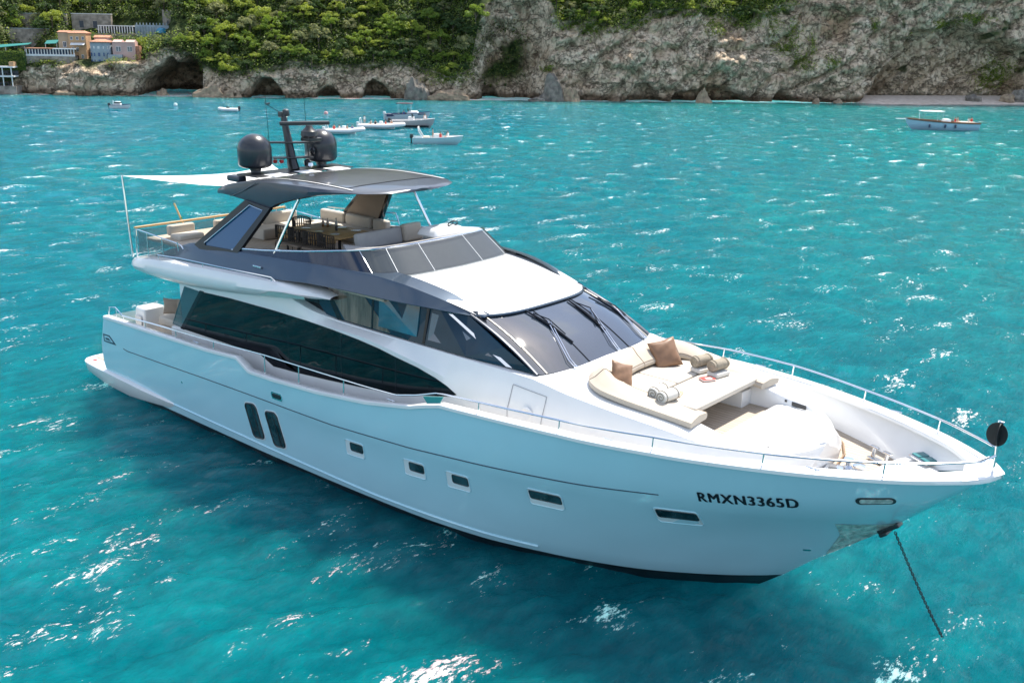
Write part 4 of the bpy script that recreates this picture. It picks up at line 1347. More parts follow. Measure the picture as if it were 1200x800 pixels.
# --- dining set on the flybridge
root = empty('dining_table', (9.55, -.35, 4.89), 0, 'slatted teak dining table laid with plates on the flybridge', 'table')
m_ = MB()
for k in range(9): m_.box((0, -.56 + k * .14, .74), (2.15, .125, .035), 0, .006)
m_.build('table_top', WOOD, root)
m_ = MB().box((0, 0, .70), (1.9, .9, .04))
m_.build('table_frame', DARKMET, root)
for sx in (-.85, .85):
    for sy in (-.42, .42):
        MB().box((sx, sy, .34), (.06, .06, .68)).build('leg', DARKMET, root)
def chair():
    root = empty('rope_chair')
    MB().box((0, 0, .44), (.46, .48, .06), 0, .02).build('seat', TAUPE, root)
    for sx in (-.21, .21):
        for sy in (-.21, .21):
            MB().tube([(sx, sy, .44), (sx * 1.12, sy * 1.12, 0)], .014, 6).build('leg', DKROPE, root)
    m_ = MB()
    arc = lambda z, k=1: [(.27 * math.sin(a) * k, -.06 - .22 * math.cos(a) * k, z + .05 * math.cos(a)) for a in frange(R(-100), R(100), 15)]
    for z in (.66, .86): m_.tube(arc(z), .013, 6)
    m_.build('frame_hoop', DKROPE, root)
    m_ = MB()
    top, low = arc(.85), arc(.52)
    for i in range(0, 15):
        a, b = Vector(top[i]), Vector(low[i])
        w_ = .016
        m_.tube([a, b], .017, 5)
    m_.build('rope_back', DKROPE, root)
    return root
ch0 = chair()
sp = [((8.70, -1.15), 'dark rope dining chair on the near side of the table, closest to the steel post', 8), ((9.28, -1.18), 'dark rope dining chair, second from the steel post on the near side', -4),
      ((9.86, -1.16), 'dark rope dining chair, third from the steel post on the near side', 3), ((10.40, -1.12), 'dark rope dining chair nearest to the helm bench, near side', -6),
      ((8.25, -.25), 'dark rope dining chair at the aft head of the table', -92)]
for i, ((x, y), lab, rz) in enumerate(sp):
    o = ch0 if i == 0 else copy_tree(ch0)
    place(o, (x, y, 4.89), R(rz), lab, 'chair', 'rope chairs round the flybridge table')
# tableware
zt = 4.89 + .758
for i, (x, y) in enumerate([(8.95, -.70), (9.55, -.72), (10.15, -.70), (8.95, 0.02), (9.55, .04), (10.15, .02)]):
    o = MB().lathe([(.05, 0), (.12, .012), (.135, .02), (.12, .018)], (0, 0, 0), 20).build('plate', PLATE)
    o.location = (x, y, zt)
    side = 'near' if y < -.3 else 'far'
    pos = ['aft', 'middle', 'forward'][i % 3]
    tag(o, f'white plate at the {pos} place on the {side} side of the flybridge table', 'plate', 'plates on the flybridge table')
def bottle(material, h, lab, x, y):
    o = MB().lathe([(.036, 0), (.038, .02), (.038, h * .58), (.014, h * .78), (.013, h), (.016, h)], (0, 0, 0), 14).build('bottle', material)
    o.location = (x, y, zt); tag(o, lab, 'bottle')
bottle(BOTTLE, .34, 'tall dark wine bottle standing on the flybridge table', 9.72, -.30)
bottle(AMBER, .23, 'amber bottle on the aft half of the table, left of its twin', 9.02, -.18)
bottle(AMBER, .23, 'amber bottle on the aft half of the table, right of its twin', 9.12, -.10)
# aft loungers' cushions on the fly deck
for (x, y, lab) in ((4.4, -1.55, 'beige backrest cushion of the aft lounge seat beside the side rail'), (4.55, -.10, 'beige backrest cushion of the aft lounge seat behind the dark arch')):
    rt = empty('lounge_seat', (x, y, 4.89), R(0), lab, 'seat', 'lounge seats at the aft flybridge rail')
    MB().box((.1, 0, .06), (.55, .8, .16), 0, .06).build('seat', CREAM, rt)
    MB().box((-.22, 0, .22), (.20, .85, .30), 0, .08).build('backrest', BEIGE, rt)
# cockpit cushions
for i, (x, y, z, rz, lab) in enumerate([(3.75, -1.75, 2.72, 30, 'dark brown cushion on the aft cockpit seat next to the white locker'), (4.30, -1.70, 2.76, 10, 'dark brown cushion on the aft cockpit seat next to the glass')]):
    o = p1.copy(); o.data = p1.data.copy(); o.data.materials[0] = TAUPE; COL.objects.link(o)
    o.location = (x, y, z); o.rotation_euler = (R(80), 0, R(rz)); o.scale = (1, .8, .9)
    tag(o, lab, 'pillow')
MBs = MB().box((4.1, -1.55, 2.28), (1.5, 1.0, .26), 0, .1).box((4.1, -1.55, 1.85), (1.4, .95, .6), 0, .05).box((4.1, -1.15, 2.55), (1.5, .2, .5), 0, .08)
yb(MBs, 'cockpit_seat', CREAM)
# anchor ball on the bow pole: two crossed discs
ab = empty('anchor_ball', (26.44, 0, 4.36), 0, 'black anchor ball shape hanging on the bow pole', 'anchor ball')
m_ = MB()
dv = [(.17 * math.cos(a), 0, .21 * math.sin(a)) for a in frange(0, 2 * math.pi, 33)[:-1]]
m_.prism([(x, -.03, z + .08) for x, y, z in dv], (0, .012, 0))
m_.build('disc', DKROPE if False else mat('black_plastic', (.012, .012, .013), .55), ab, smooth=False)
m_ = MB().prism([(.03, x, z + .08) for x, y, z in dv], (.012, 0, 0))
m_.build('disc', bpy.data.materials['black_plastic'], ab, smooth=False)
# ====================================================================== SHORE: cliffs, slope, beach
SB = np.array([-82.65, 114.08]); ST = np.array([0.6702, 0.7422]); SN = np.array([-0.7422, 0.6702])
def _hash(ix, iy, iz, seed):
    h = (ix * 374761393 + iy * 668265263 + iz * 2147483647 + seed * 1274126177) & 0xFFFFFFFF
    h = ((h ^ (h >> 13)) * 1274126177) & 0xFFFFFFFF
    return ((h ^ (h >> 16)) & 0xFFFF) / 65535.0
def vnoise(x, y, z, seed=0):
    x, y, z = np.broadcast_arrays(np.asarray(x, float), np.asarray(y, float), np.asarray(z, float))
    ix, iy, iz = np.floor(x).astype(np.int64), np.floor(y).astype(np.int64), np.floor(z).astype(np.int64)
    fx, fy, fz = x - ix, y - iy, z - iz
    fx, fy, fz = [f * f * (3 - 2 * f) for f in (fx, fy, fz)]
    r = 0
    for dx in (0, 1):
        for dy in (0, 1):
            for dz in (0, 1):
                w_ = (fx if dx else 1 - fx) * (fy if dy else 1 - fy) * (fz if dz else 1 - fz)
                r = r + w_ * _hash(ix + dx, iy + dy, iz + dz, seed)
    return r * 2 - 1
def fbm(x, y, z, oct=4, seed=0, ridged=False):
    a, s, t_ = 1.0, 0, 0
    for o in range(oct):
        n_ = vnoise(x * 2**o, y * 2**o, z * 2**o, seed + o)
        if ridged: n_ = 1 - 2 * np.abs(n_)
        s = s + a * n_; t_ += a; a *= .52
    return s / t_
def tab(x, T): return np.interp(x, [a for a, _ in T], [b for _, b in T])
def sstep(a, b, x):
    t_ = np.clip((x - a) / (b - a), 0, 1); return t_ * t_ * (3 - 2 * t_)

HR = [(-150, 6), (-95, 4), (-84, 2.2), (-81, 2.6), (-79, 5.2), (-72, 5.4), (-69, 4.6), (-66, 5.8), (-60, 7), (-56, 7.2), (-52, 6.4), (-48, 4.6), (-42, 5.2), (-35, 5.8), (-30, 4.8), (-24, 5.2), (-17, 4.4),
      (-11, 3.4), (-7, 5), (-4.5, 15), (0, 18), (6, 18), (8, 13.6), (13, 13.2), (17, 14.0), (22, 15.0), (30, 15.5), (36, 14.0), (42, 13.2), (47, 15.5), (51, 18), (56, 22), (62, 26), (75, 28), (170, 30)]
ARCH = [(64, .3), (65, 1.8), (67, 5), (71, 8.6), (73, 13.0), (76, 13.3), (81, 14.7), (87, 13), (93, 11), (100, 10), (115, 9), (125, 1)]
def hrf(s):
    s = np.asarray(s, float)
    return np.maximum(tab(s, HR) + (1.9 + 1.0 * (s > 6)) * fbm(s * .11, 3.1, 0, 4, 5), 1.6)
def terrain(s, v):
    """s along the shore, v up the face -> (s, inland offset, height)"""
    s, v = np.broadcast_arrays(np.asarray(s, float), np.asarray(v, float))
    hr = hrf(s)
    up = np.maximum(v - hr, 0)
    vr = np.minimum(v, hr)
    steep = tab(s, [(-95, .35), (-60, .3), (-12, .42), (-4, .12), (6, .12), (9, .28), (30, .22), (50, .25), (70, .10), (100, .05)])
    d = np.maximum(vr, 0) * steep + np.minimum(v, 0) * .4
    # profile of the big cliffs: bulging buttresses
    big = sstep(5, 12, s)
    d = d - 2.2 * big * np.sin(np.clip(vr / 14, 0, 1) * np.pi) * (0.6 + .4 * np.sin(s * .33 + 1)) + 1.5 * big
    h = vr + up * .70
    slope = tab(s, [(-150, .78), (-60, .80), (-10, .72), (0, .3), (8, .55), (30, .6), (50, .5), (70, .4)])
    d = d + up * slope
    # building terraces cut back into the slope
    tz = sstep(-85.5, -83.5, s) * (1 - sstep(-61.0, -59.5, s))
    d = d + 5.0 * tz * sstep(4.8, 6.0, h)
    tz2 = sstep(-77, -75.5, s) * (1 - sstep(-58, -56, s))
    d = d + 5.5 * tz2 * sstep(8.8, 9.8, h)
    # ravine
    sw = s + 2.2 * fbm(v * .14, s * .05, 3, 3, 555)
    rv = sstep(-8, -1.5, sw) * (1 - sstep(3.5, 8.0, sw))
    d = d + 7.0 * rv * (1 - .55 * np.clip(v / 30, 0, 1)) + 1.6 * rv * fbm(s * .35, v * .12, 8, 3, 556, True)
    # headland rhythm
    d = d + 1.8 * fbm(s * .085, v * .03, 1.7, 2, 9) + 1.1 * np.sin(s * .21 + .6) * (1 - big)
    # diagonal cracks and strata on the right cliff
    q = (v - (s - 20) * .75)
    d = d + big * 1.1 * np.maximum(0, 1 - np.abs(((q * .16 + .5 * fbm(s * .1, v * .1, 3, 2, 22)) % 1) - .5) * 7)
    # caves
    for (c0, c1, hh, dep, sk) in ((-61.5, -51.0, 6.3, 19, .25), (-43.2, -37.6, 3.0, 6, 0), (-32.5, -28.6, 2.4, 5, 0), (-24.8, -20.2, 2.8, 6, 0), (-4.5, -1.5, 2.6, 3, 0), (20, 26.5, 3.2, 2.5, 0), (28, 42, 2.8, 3.2, 0), (47, 51.5, 2.0, 2.5, 0)):
        m_ = (s - c0) / (c1 - c0)
        top = hh * np.sqrt(np.clip(1 - (2 * (m_ - .5 - sk * .4))**2 / (1 + sk), 0, 1)) * (1 + .25 * fbm(s * .6, 1, 1, 2, 31))
        inside = (m_ > 0) & (m_ < 1)
        d = d + np.where(inside, dep * sstep(0, .9, top - v), 0)
    # hollow behind the beach, overhung by the arch
    at = tab(s, ARCH) + .7 * fbm(s * .4, 0, 7, 3, 40)
    ins = (s > 64) & (s < 125)
    d = d + np.where(ins, (8.0 * sstep(63.5, 70, s)) * sstep(-.2, 1.3, at - v) * (1 - .45 * np.clip(v / 14, 0, 1)), 0)
    # rock relief
    rough = np.where(up > 0, .35, 1.0)
    d = d + rough * (1.75 * fbm(s * .22, v * .30, d * .1, 4, 60, True) + .7 * fbm(s * .8 + v * .4, v * .7 - s * .3, 5, 4, 70, True) + .24 * fbm(s * 2.4, v * 2.4, 2, 3, 80))
    h = h + rough * .6 * fbm(s * .5, v * .5, 9, 3, 90)
    return s, d, h
def to_world(s, d, h):
    o = 4.5 * (s / 90.0)**2 + d
    return np.stack([SB[0] + s * ST[0] + o * SN[0], SB[1] + s * ST[1] + o * SN[1], h], -1)
def tw(s, v):
    return to_world(*terrain(s, v))

sv = np.concatenate([np.arange(-170, -92, 1.2), np.arange(-92, 104, .27), np.arange(104, 185, 1.2)])
vv = np.concatenate([np.arange(-2.2, 19, .25), np.arange(19, 30, .5), np.arange(30, 75, 2.0)])
Sg, Vg = np.meshgrid(sv, vv, indexing='ij')
W = tw(Sg, Vg)
ns, nv = Sg.shape
idx = np.arange(ns * nv).reshape(ns, nv)
faces = np.stack([idx[:-1, :-1], idx[1:, :-1], idx[1:, 1:], idx[:-1, 1:]], -1).reshape(-1, 4)
me = bpy.data.meshes.new('rocky_hillside')
me.vertices.add(ns * nv); me.vertices.foreach_set('co', W.reshape(-1))
me.loops.add(len(faces) * 4); me.loops.foreach_set('vertex_index', faces.reshape(-1))
me.polygons.add(len(faces)); me.polygons.foreach_set('loop_start', np.arange(0, len(faces) * 4, 4)); me.polygons.foreach_set('loop_total', np.full(len(faces), 4))
me.update()
hrg = hrf(Sg)
veg = sstep(-.6, .8, Vg - hrg + 1.2 * fbm(Sg * .5, Vg * .5, 1, 3, 100))
ivy = sstep(-6.5, -3, Sg) * (1 - sstep(1.5, 4.5, Sg)) * (1 - sstep(9, 12, Vg)) * sstep(2, 4, Vg) * sstep(-.3, .2, fbm(Sg * .3, Vg * .3, 2, 3, 110) + .25)
spots_ = sstep(.50, .62, fbm(Sg * .28, Vg * .33, 4, 3, 120)) * (Sg > 8) * sstep(3, 6, Vg) * .9
veg = np.clip(veg + ivy + spots_, 0, 1)
at_ = me.attributes.new('veg', 'FLOAT', 'POINT'); at_.data.foreach_set('value', veg.reshape(-1).astype(np.float32))
rk = bpy.data.materials.new('limestone_cliff'); rk.use_nodes = True
t = rk.node_tree; b = t.nodes['Principled BSDF']; b.inputs['Roughness'].default_value = .9; b.inputs['Specular IOR Level'].default_value = .2
tc = t.nodes.new('ShaderNodeTexCoord')
def nz(scale, detail=6, vec=None, rough=.6):
    n_ = t.nodes.new('ShaderNodeTexNoise'); n_.inputs['Scale'].default_value = scale; n_.inputs['Detail'].default_value = detail; n_.inputs['Roughness'].default_value = rough
    t.links.new(vec or tc.outputs['Object'], n_.inputs[0]); return n_
def ramp(src, stops):
    r_ = t.nodes.new('ShaderNodeValToRGB'); cr = r_.color_ramp
    while len(cr.elements) < len(stops): cr.elements.new(.5)
    for e, (p, c_) in zip(cr.elements, stops): e.position = p; e.color = (*c_, 1)
    t.links.new(src, r_.inputs[0]); return r_
def mixc(f, a, b_, mode='MIX'):
    m_ = t.nodes.new('ShaderNodeMix'); m_.data_type = 'RGBA'; m_.blend_type = mode
    if isinstance(f, float): m_.inputs['Factor'].default_value = f
    else: t.links.new(f, m_.inputs['Factor'])
    for s_, k in ((a, 'A'), (b_, 'B')):
        if isinstance(s_, tuple): m_.inputs[k].default_value = (*s_, 1)
        else: t.links.new(s_, m_.inputs[k])
    return m_.outputs['Result']
n1 = nz(.35, 8); c1 = ramp(n1.outputs[0], [(.28, (.28, .19, .125)), (.40, (.60, .46, .32)), (.56, (.78, .62, .45)), (.72, (.90, .76, .58))])
n2 = nz(.09, 4); m2_ = ramp(n2.outputs[0], [(.52, (0, 0, 0)), (.66, (1, 1, 1))])
col = mixc(m2_.outputs[0], c1.outputs[0], (.46, .32, .20))
n3 = nz(2.6, 8); m3 = ramp(n3.outputs[0], [(.38, (.30, .29, .28)), (.52, (1, 1, 1))])
col = mixc(.32, col, m3.outputs[0], 'MULTIPLY')
vo = t.nodes.new('ShaderNodeTexVoronoi'); vo.feature = 'DISTANCE_TO_EDGE'; vo.inputs['Scale'].default_value = .55
mpv = t.nodes.new('ShaderNodeMapping'); mpv.inputs['Rotation'].default_value = (.5, .3, .8); mpv.inputs['Scale'].default_value = (1, 1.8, .9)
nw = nz(.5, 3); wv_ = t.nodes.new('ShaderNodeMix'); wv_.data_type = 'RGBA'; wv_.blend_type = 'LINEAR_LIGHT'; wv_.inputs['Factor'].default_value = .6
t.links.new(tc.outputs['Object'], wv_.inputs['A']); t.links.new(nw.outputs[1], wv_.inputs['B']); t.links.new(wv_.outputs['Result'], mpv.inputs[0]); t.links.new(mpv.outputs[0], vo.inputs['Vector'])
ck_ = ramp(vo.outputs['Distance'], [(.0, (.12, .11, .10)), (.06, (1, 1, 1))])
col = mixc(.12, col, ck_.outputs[0], 'MULTIPLY')
def crack(scale, wdt, rot, st):
    mp_ = t.nodes.new('ShaderNodeMapping'); mp_.inputs['Rotation'].default_value = rot; mp_.inputs['Scale'].default_value = st
    t.links.new(tc.outputs['Object'], mp_.inputs[0])
    n_ = nz(scale, 5, mp_.outputs[0], .62)
    a1 = t.nodes.new('ShaderNodeMath'); a1.operation = 'SUBTRACT'; a1.inputs[1].default_value = .5; t.links.new(n_.outputs[0], a1.inputs[0])
    a2 = t.nodes.new('ShaderNodeMath'); a2.operation = 'ABSOLUTE'; t.links.new(a1.outputs[0], a2.inputs[0])
    r_ = ramp(a2.outputs[0], [(0.0, (.10, .085, .07)), (wdt, (1, 1, 1))])
    return r_.outputs[0]
k1 = crack(.22, .022, (.3, .5, .6), (1, 1, 1.9)); k2 = crack(.55, .028, (.9, .2, .1), (1.6, 1, .8)); k3 = crack(1.3, .035, (.1, .7, .9), (1, 1, 1))
col = mixc(.62, col, k1, 'MULTIPLY'); col = mixc(.14, col, k2, 'MULTIPLY')
# wet dark band and algae at the water
sp = t.nodes.new('ShaderNodeSeparateXYZ'); t.links.new(tc.outputs['Object'], sp.inputs[0])
ad = t.nodes.new('ShaderNodeMath'); ad.operation = 'MULTIPLY_ADD'; ad.inputs[1].default_value = 1.4; t.links.new(n1.outputs[0], ad.inputs[0]); ad.inputs[2].default_value = -.4
sm_ = t.nodes.new('ShaderNodeMath'); sm_.operation = 'SUBTRACT'; t.links.new(sp.outputs['Z'], sm_.inputs[0]); t.links.new(ad.outputs[0], sm_.inputs[1])
wet = ramp(sm_.outputs[0], [(.25, (.30, .27, .24)), (.9, (1, 1, 1))])
col = mixc(1.0, col, wet.outputs[0], 'MULTIPLY')
va = t.nodes.new('ShaderNodeAttribute'); va.attribute_name = 'veg'
n4 = nz(1.1, 6); gcol = ramp(n4.outputs[0], [(.3, (.018, .030, .010)), (.5, (.05, .075, .02)), (.65, (.11, .13, .035)), (.8, (.20, .17, .09))])
col = mixc(va.outputs['Fac'], col, gcol.outputs[0])
t.links.new(col, b.inputs['Base Color'])
bp = t.nodes.new('ShaderNodeBump'); bp.inputs['Strength'].default_value = 1.0; bp.inputs['Distance'].default_value = .35
hm0 = t.nodes.new('ShaderNodeMath'); hm0.operation = 'ADD'; t.links.new(k1, hm0.inputs[0]); t.links.new(k2, hm0.inputs[1])
hm1 = t.nodes.new('ShaderNodeMath'); hm1.operation = 'MULTIPLY_ADD'; hm1.inputs[1].default_value = .8; t.links.new(hm0.outputs[0], hm1.inputs[0]); t.links.new(n3.outputs[0], hm1.inputs[2])
hm = t.nodes.new('ShaderNodeMath'); hm.operation = 'ADD'; t.links.new(hm1.outputs[0], hm.inputs[0]); t.links.new(n1.outputs[0], hm.inputs[1])
t.links.new(hm.outputs[0], bp.inputs['Height']); t.links.new(bp.outputs[0], b.inputs['Normal'])
me.materials.append(rk)
hill = bpy.data.objects.new('rocky_hillside', me); COL.objects.link(hill); hill['kind'] = 'structure'

# beach
bs_, bd_ = np.meshgrid(np.arange(58, 130, .6), np.concatenate([[-2.0], np.linspace(-.9, 9.5, 16)]), indexing='ij')
edge = -1.6 * sstep(60, 68, bs_) - .5 * np.sin((bs_ - 60) * .12)
z_ = np.where(bd_ < -1, -1.0, np.interp(bd_ + edge * 0, [-.9, 0, 2, 9.5], [-.12, .12, .45, 1.0])) + .05 * fbm(bs_ * .8, bd_ * .8, 1, 3, 12)
z_ = z_ - .9 * (1 - sstep(60, 66, bs_))
Wb = to_world(bs_, bd_ + edge, z_)
nb, mb_ = bs_.shape
ib = np.arange(nb * mb_).reshape(nb, mb_)
fb = np.stack([ib[:-1, :-1], ib[1:, :-1], ib[1:, 1:], ib[:-1, 1:]], -1).reshape(-1, 4).tolist()
o = mesh('beach', Wb.reshape(-1, 3), fb, mat('pebble_sand', (.52, .42, .34), .9, bump=.6, bscale=6, col2=(.66, .56, .47), vscale=1.2)); o['kind'] = 'structure'

# ====================================================================== SEA
cx0, cy0 = 30.44, -17.32
A0 = math.atan2(.7275, -.6208)
ang = np.concatenate([A0 + R(1) * np.arange(-180, -34, 2.5), A0 + R(1) * np.arange(-34, 34, .105), A0 + R(1) * np.arange(34, 180.1, 2.5)])
rad = [1.5]
while rad[-1] < 300: rad.append(rad[-1] + max(.085, rad[-1] * .0052) if rad[-1] > 11 else rad[-1] + .9)
rad = np.array(rad + list(np.geomspace(310, 7000, 16)))
AA, RR = np.meshgrid(ang, rad, indexing='ij')
X = cx0 + RR * np.cos(AA); Yw = cy0 + RR * np.sin(AA)
rng = np.random.default_rng(3)
Z = np.zeros_like(X); DX = np.zeros_like(X); DY = np.zeros_like(X)
# group modulation
gm = .75 + .5 * fbm(X * .035, Yw * .035, 0, 3, 201)
spacing = np.maximum(RR * .0052, .085)
wd = R(-25)
for i in range(64):
    lam = math.exp(rng.uniform(math.log(.30), math.log(4.6)))
    th = wd + rng.normal() * (.45 if lam > 1.5 else .7)
    k = 2 * math.pi / lam
    amp = .0092 * lam**.85 * rng.uniform(.6, 1.3)
    att = np.clip((lam / (spacing * 3.2) - .6) / 1.0, 0, 1)
    # bend the phase so that crests break up
    ph = k * (X * math.cos(th) + Yw * math.sin(th)) + rng.uniform(0, 6.28) + 1.6 * vnoise(X / (lam * 3.1), Yw / (lam * 3.1), i, 300)
    Z += amp * att * np.sin(ph)
    DX -= amp * att * .8 * math.cos(th) * np.cos(ph); DY -= amp * att * .8 * math.sin(th) * np.cos(ph)
Z *= gm; X2 = X + DX * gm; Y2 = Yw + DY * gm
V = np.stack([X2, Y2, Z], -1)
na, nr = X.shape
ii = np.arange(na * nr).reshape(na, nr)
ff = np.stack([ii[:-1, :-1], ii[:-1, 1:], ii[1:, 1:], ii[1:, :-1]], -1).reshape(-1, 4)
me = bpy.data.meshes.new('sea')
me.vertices.add(na * nr); me.vertices.foreach_set('co', V.reshape(-1))
me.loops.add(len(ff) * 4); me.loops.foreach_set('vertex_index', ff.reshape(-1).astype(np.int32))
me.polygons.add(len(ff)); me.polygons.foreach_set('loop_start', np.arange(0, len(ff) * 4, 4)); me.polygons.foreach_set('loop_total', np.full(len(ff), 4))
me.update()
me.polygons.foreach_set('use_smooth', np.ones(len(ff), bool))
# surf near the rocks
so = (X - SB[0]) * ST[0] + (Yw - SB[1]) * ST[1]
no = (X - SB[0]) * SN[0] + (Yw - SB[1]) * SN[1] - 4.5 * (so / 90)**2
wid = .7 + 1.3 * np.clip(fbm(so * .12, 0, 0, 3, 210) + .2, 0, 1) + 2.0 * np.exp(-((so - 12) / 5.0)**2) + 1.2 * np.exp(-((so + 80) / 4.0)**2) + .8 * sstep(60, 66, so)
surf = sstep(-1.0, .1, no / wid + .35 * fbm(so * .6, no * .6, 0, 3, 220)) * (np.abs(so) < 130)
shal = sstep(-16, 0, no) * (np.abs(so) < 150)
for nm, arr in (('surf', surf), ('shallow', shal), ('crest', np.clip(Z / .10, -1, 2))):
    a_ = me.attributes.new(nm, 'FLOAT', 'POINT'); a_.data.foreach_set('value', arr.reshape(-1).astype(np.float32))
wm = bpy.data.materials.new('turquoise_sea'); wm.use_nodes = True
t = wm.node_tree; b = t.nodes['Principled BSDF']
tc = t.nodes.new('ShaderNodeTexCoord')
b.inputs['Subsurface Weight'].default_value = 1.0; b.inputs['Subsurface Radius'].default_value = (1.2, 5.0, 5.5); b.inputs['Subsurface Scale'].default_value = 5.5; b.inputs['Specular IOR Level'].default_value = .30; b.inputs['Roughness'].default_value = .06; b.inputs['IOR'].default_value = 1.333
big = nz(.018, 3)
colr = ramp(big.outputs[0], [(.30, (.000, .092, .145)), (.5, (.000, .132, .162)), (.72, (.000, .175, .168))])
# the sea turns from blue at the left to green at the right of the bay
spx = t.nodes.new('ShaderNodeSeparateXYZ'); t.links.new(tc.outputs['Object'], spx.inputs[0])
gx_ = t.nodes.new('ShaderNodeVectorMath'); gx_.operation = 'DOT_PRODUCT'; gx_.inputs[1].default_value = (.757, .653, 0); t.links.new(tc.outputs['Object'], gx_.inputs[0])
gm_ = t.nodes.new('ShaderNodeMapRange'); gm_.inputs['From Min'].default_value = -25; gm_.inputs['From Max'].default_value = 60; t.links.new(gx_.outputs['Value'], gm_.inputs['Value'])
colw = mixc(gm_.outputs[0], (.000, .112, .180), (.000, .180, .160))
colw = mixc(.5, colw, colr.outputs[0])
med = nz(.35, 5); mr = ramp(med.outputs[0], [(.35, (.80, .83, .86)), (.62, (1.10, 1.08, 1.06))])
colw = mixc(.8, colw, mr.outputs[0], 'MULTIPLY')
sh_ = t.nodes.new('ShaderNodeAttribute'); sh_.attribute_name = 'shallow'
shm = t.nodes.new('ShaderNodeMath'); shm.operation = 'MULTIPLY'; shm.inputs[1].default_value = .5; t.links.new(sh_.outputs['Fac'], shm.inputs[0])
colw = mixc(shm.outputs[0], colw, (.01, .16, .15))
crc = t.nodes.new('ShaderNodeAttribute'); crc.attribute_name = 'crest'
crr = ramp(crc.outputs['Fac'], [(.0, (.86, .88, .90)), (.9, (1.16, 1.12, 1.10))])  # crests painted lighter, as if light came through the thin water
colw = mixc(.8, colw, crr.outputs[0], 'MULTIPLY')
# foam: whitecap flecks, thickened to paint in sun glints, and surf at the rocks
mpf = t.nodes.new('ShaderNodeMapping'); mpf.inputs['Rotation'].default_value = (0, 0, R(25)); mpf.inputs['Scale'].default_value = (1.5, .6, 1); t.links.new(tc.outputs['Object'], mpf.inputs[0])
f1 = nz(.5, 3, mpf.outputs[0]); f2 = nz(7.0, 8, mpf.outputs[0], .75)
cr_ = t.nodes.new('ShaderNodeAttribute'); cr_.attribute_name = 'crest'
def mth(op, a, b_=None, c_=None):
    m_ = t.nodes.new('ShaderNodeMath'); m_.operation = op
    for i_, s_ in enumerate((a, b_, c_)):
        if s_ is None: continue
        if isinstance(s_, (int, float)): m_.inputs[i_].default_value = s_
        else: t.links.new(s_, m_.inputs[i_])
    return m_.outputs[0]
k = mth('MULTIPLY_ADD', cr_.outputs['Fac'], .045, mth('MULTIPLY', f1.outputs[0], .6))
k = mth('MULTIPLY_ADD', f2.outputs[0], .75, k)
fr_ = t.nodes.new('ShaderNodeMapRange'); fr_.inputs['From Min'].default_value = .80; fr_.inputs['From Max'].default_value = .865; t.links.new(k, fr_.inputs['Value'])
su = t.nodes.new('ShaderNodeAttribute'); su.attribute_name = 'surf'
sk_ = mth('MULTIPLY_ADD', f2.outputs[0], 1.2, mth('SUBTRACT', su.outputs['Fac'], 1.25))
sr_ = t.nodes.new('ShaderNodeMapRange'); sr_.inputs['From Min'].default_value = .12; sr_.inputs['From Max'].default_value = .45; t.links.new(sk_, sr_.inputs['Value'])
foam_glint = mth('MAXIMUM', fr_.outputs[0], sr_.outputs[0])
colw_pre = colw
colw = mixc(foam_glint, colw, (.80, .83, .82))
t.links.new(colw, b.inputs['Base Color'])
ro = mth('MULTIPLY_ADD', foam_glint, .6, .06); t.links.new(ro, b.inputs['Roughness'])
# ripples
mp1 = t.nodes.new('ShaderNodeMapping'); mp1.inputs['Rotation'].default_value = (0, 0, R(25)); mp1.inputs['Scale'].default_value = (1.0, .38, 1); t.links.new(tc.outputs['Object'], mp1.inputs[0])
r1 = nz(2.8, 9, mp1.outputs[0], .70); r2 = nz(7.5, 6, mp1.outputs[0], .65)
rr1 = ramp(r1.outputs[0], [(.40, (.78, .82, .85)), (.62, (1.20, 1.16, 1.14))])  # light passing through small wavelets, painted into the base colour
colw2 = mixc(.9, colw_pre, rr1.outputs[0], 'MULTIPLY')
t.links.new(mixc(foam_glint, colw2, (.80, .83, .82)), b.inputs['Base Color'])
hsum = mth('MULTIPLY_ADD', r2.outputs[0], .55, r1.outputs[0])
bp = t.nodes.new('ShaderNodeBump'); bp.inputs['Strength'].default_value = .85; bp.inputs['Distance'].default_value = .42
t.links.new(hsum, bp.inputs['Height']); t.links.new(bp.outputs[0], b.inputs['Normal'])
me.materials.append(wm)
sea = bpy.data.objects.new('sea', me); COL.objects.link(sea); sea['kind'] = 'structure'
# ====================================================================== VEGETATION
def leafmat(name, c1, c2):
    m = mat(name, c1, .6, col2=c2, vscale=1.5)
    t = m.node_tree; b = t.nodes['Principled BSDF']
    tr = t.nodes.new('ShaderNodeBsdfTranslucent'); tr.inputs[0].default_value = (c2[0] * 1.3, c2[1] * 1.3, c2[2], 1)
    mx = t.nodes.new('ShaderNodeMixShader'); mx.inputs[0].default_value = .42
    t.links.new(b.outputs[0], mx.inputs[1]); t.links.new(tr.outputs[0], mx.inputs[2]); t.links.new(mx.outputs[0], t.nodes['Material Output'].inputs[0])
    return m
LEAVES = [leafmat('leaf_bright', (.19, .26, .03), (.33, .38, .06)), leafmat('leaf_mid', (.11, .19, .025), (.22, .30, .04)),
          leafmat('leaf_olive', (.15, .18, .07), (.27, .28, .14)), leafmat('leaf_deep', (.03, .07, .02), (.07, .12, .03))]
BARK = mat('bark', (.13, .10, .075), .9)
def leaf_quads(centres, norms, size, rg):
    n = len(centres)
    a = rg.normal(size=(n, 3)); nn = norms + .55 * a; nn /= np.linalg.norm(nn, axis=1)[:, None]
    u_ = np.cross(nn, rg.normal(size=(n, 3))); u_ /= np.linalg.norm(u_, axis=1)[:, None] + 1e-6
    v_ = np.cross(nn, u_)
    sz = size * rg.uniform(.6, 1.3, (n, 1))
    P = np.stack([centres - u_ * sz, centres - v_ * sz * .6, centres + u_ * sz, centres + v_ * sz * .6], 1)
    return P.reshape(-1, 3)
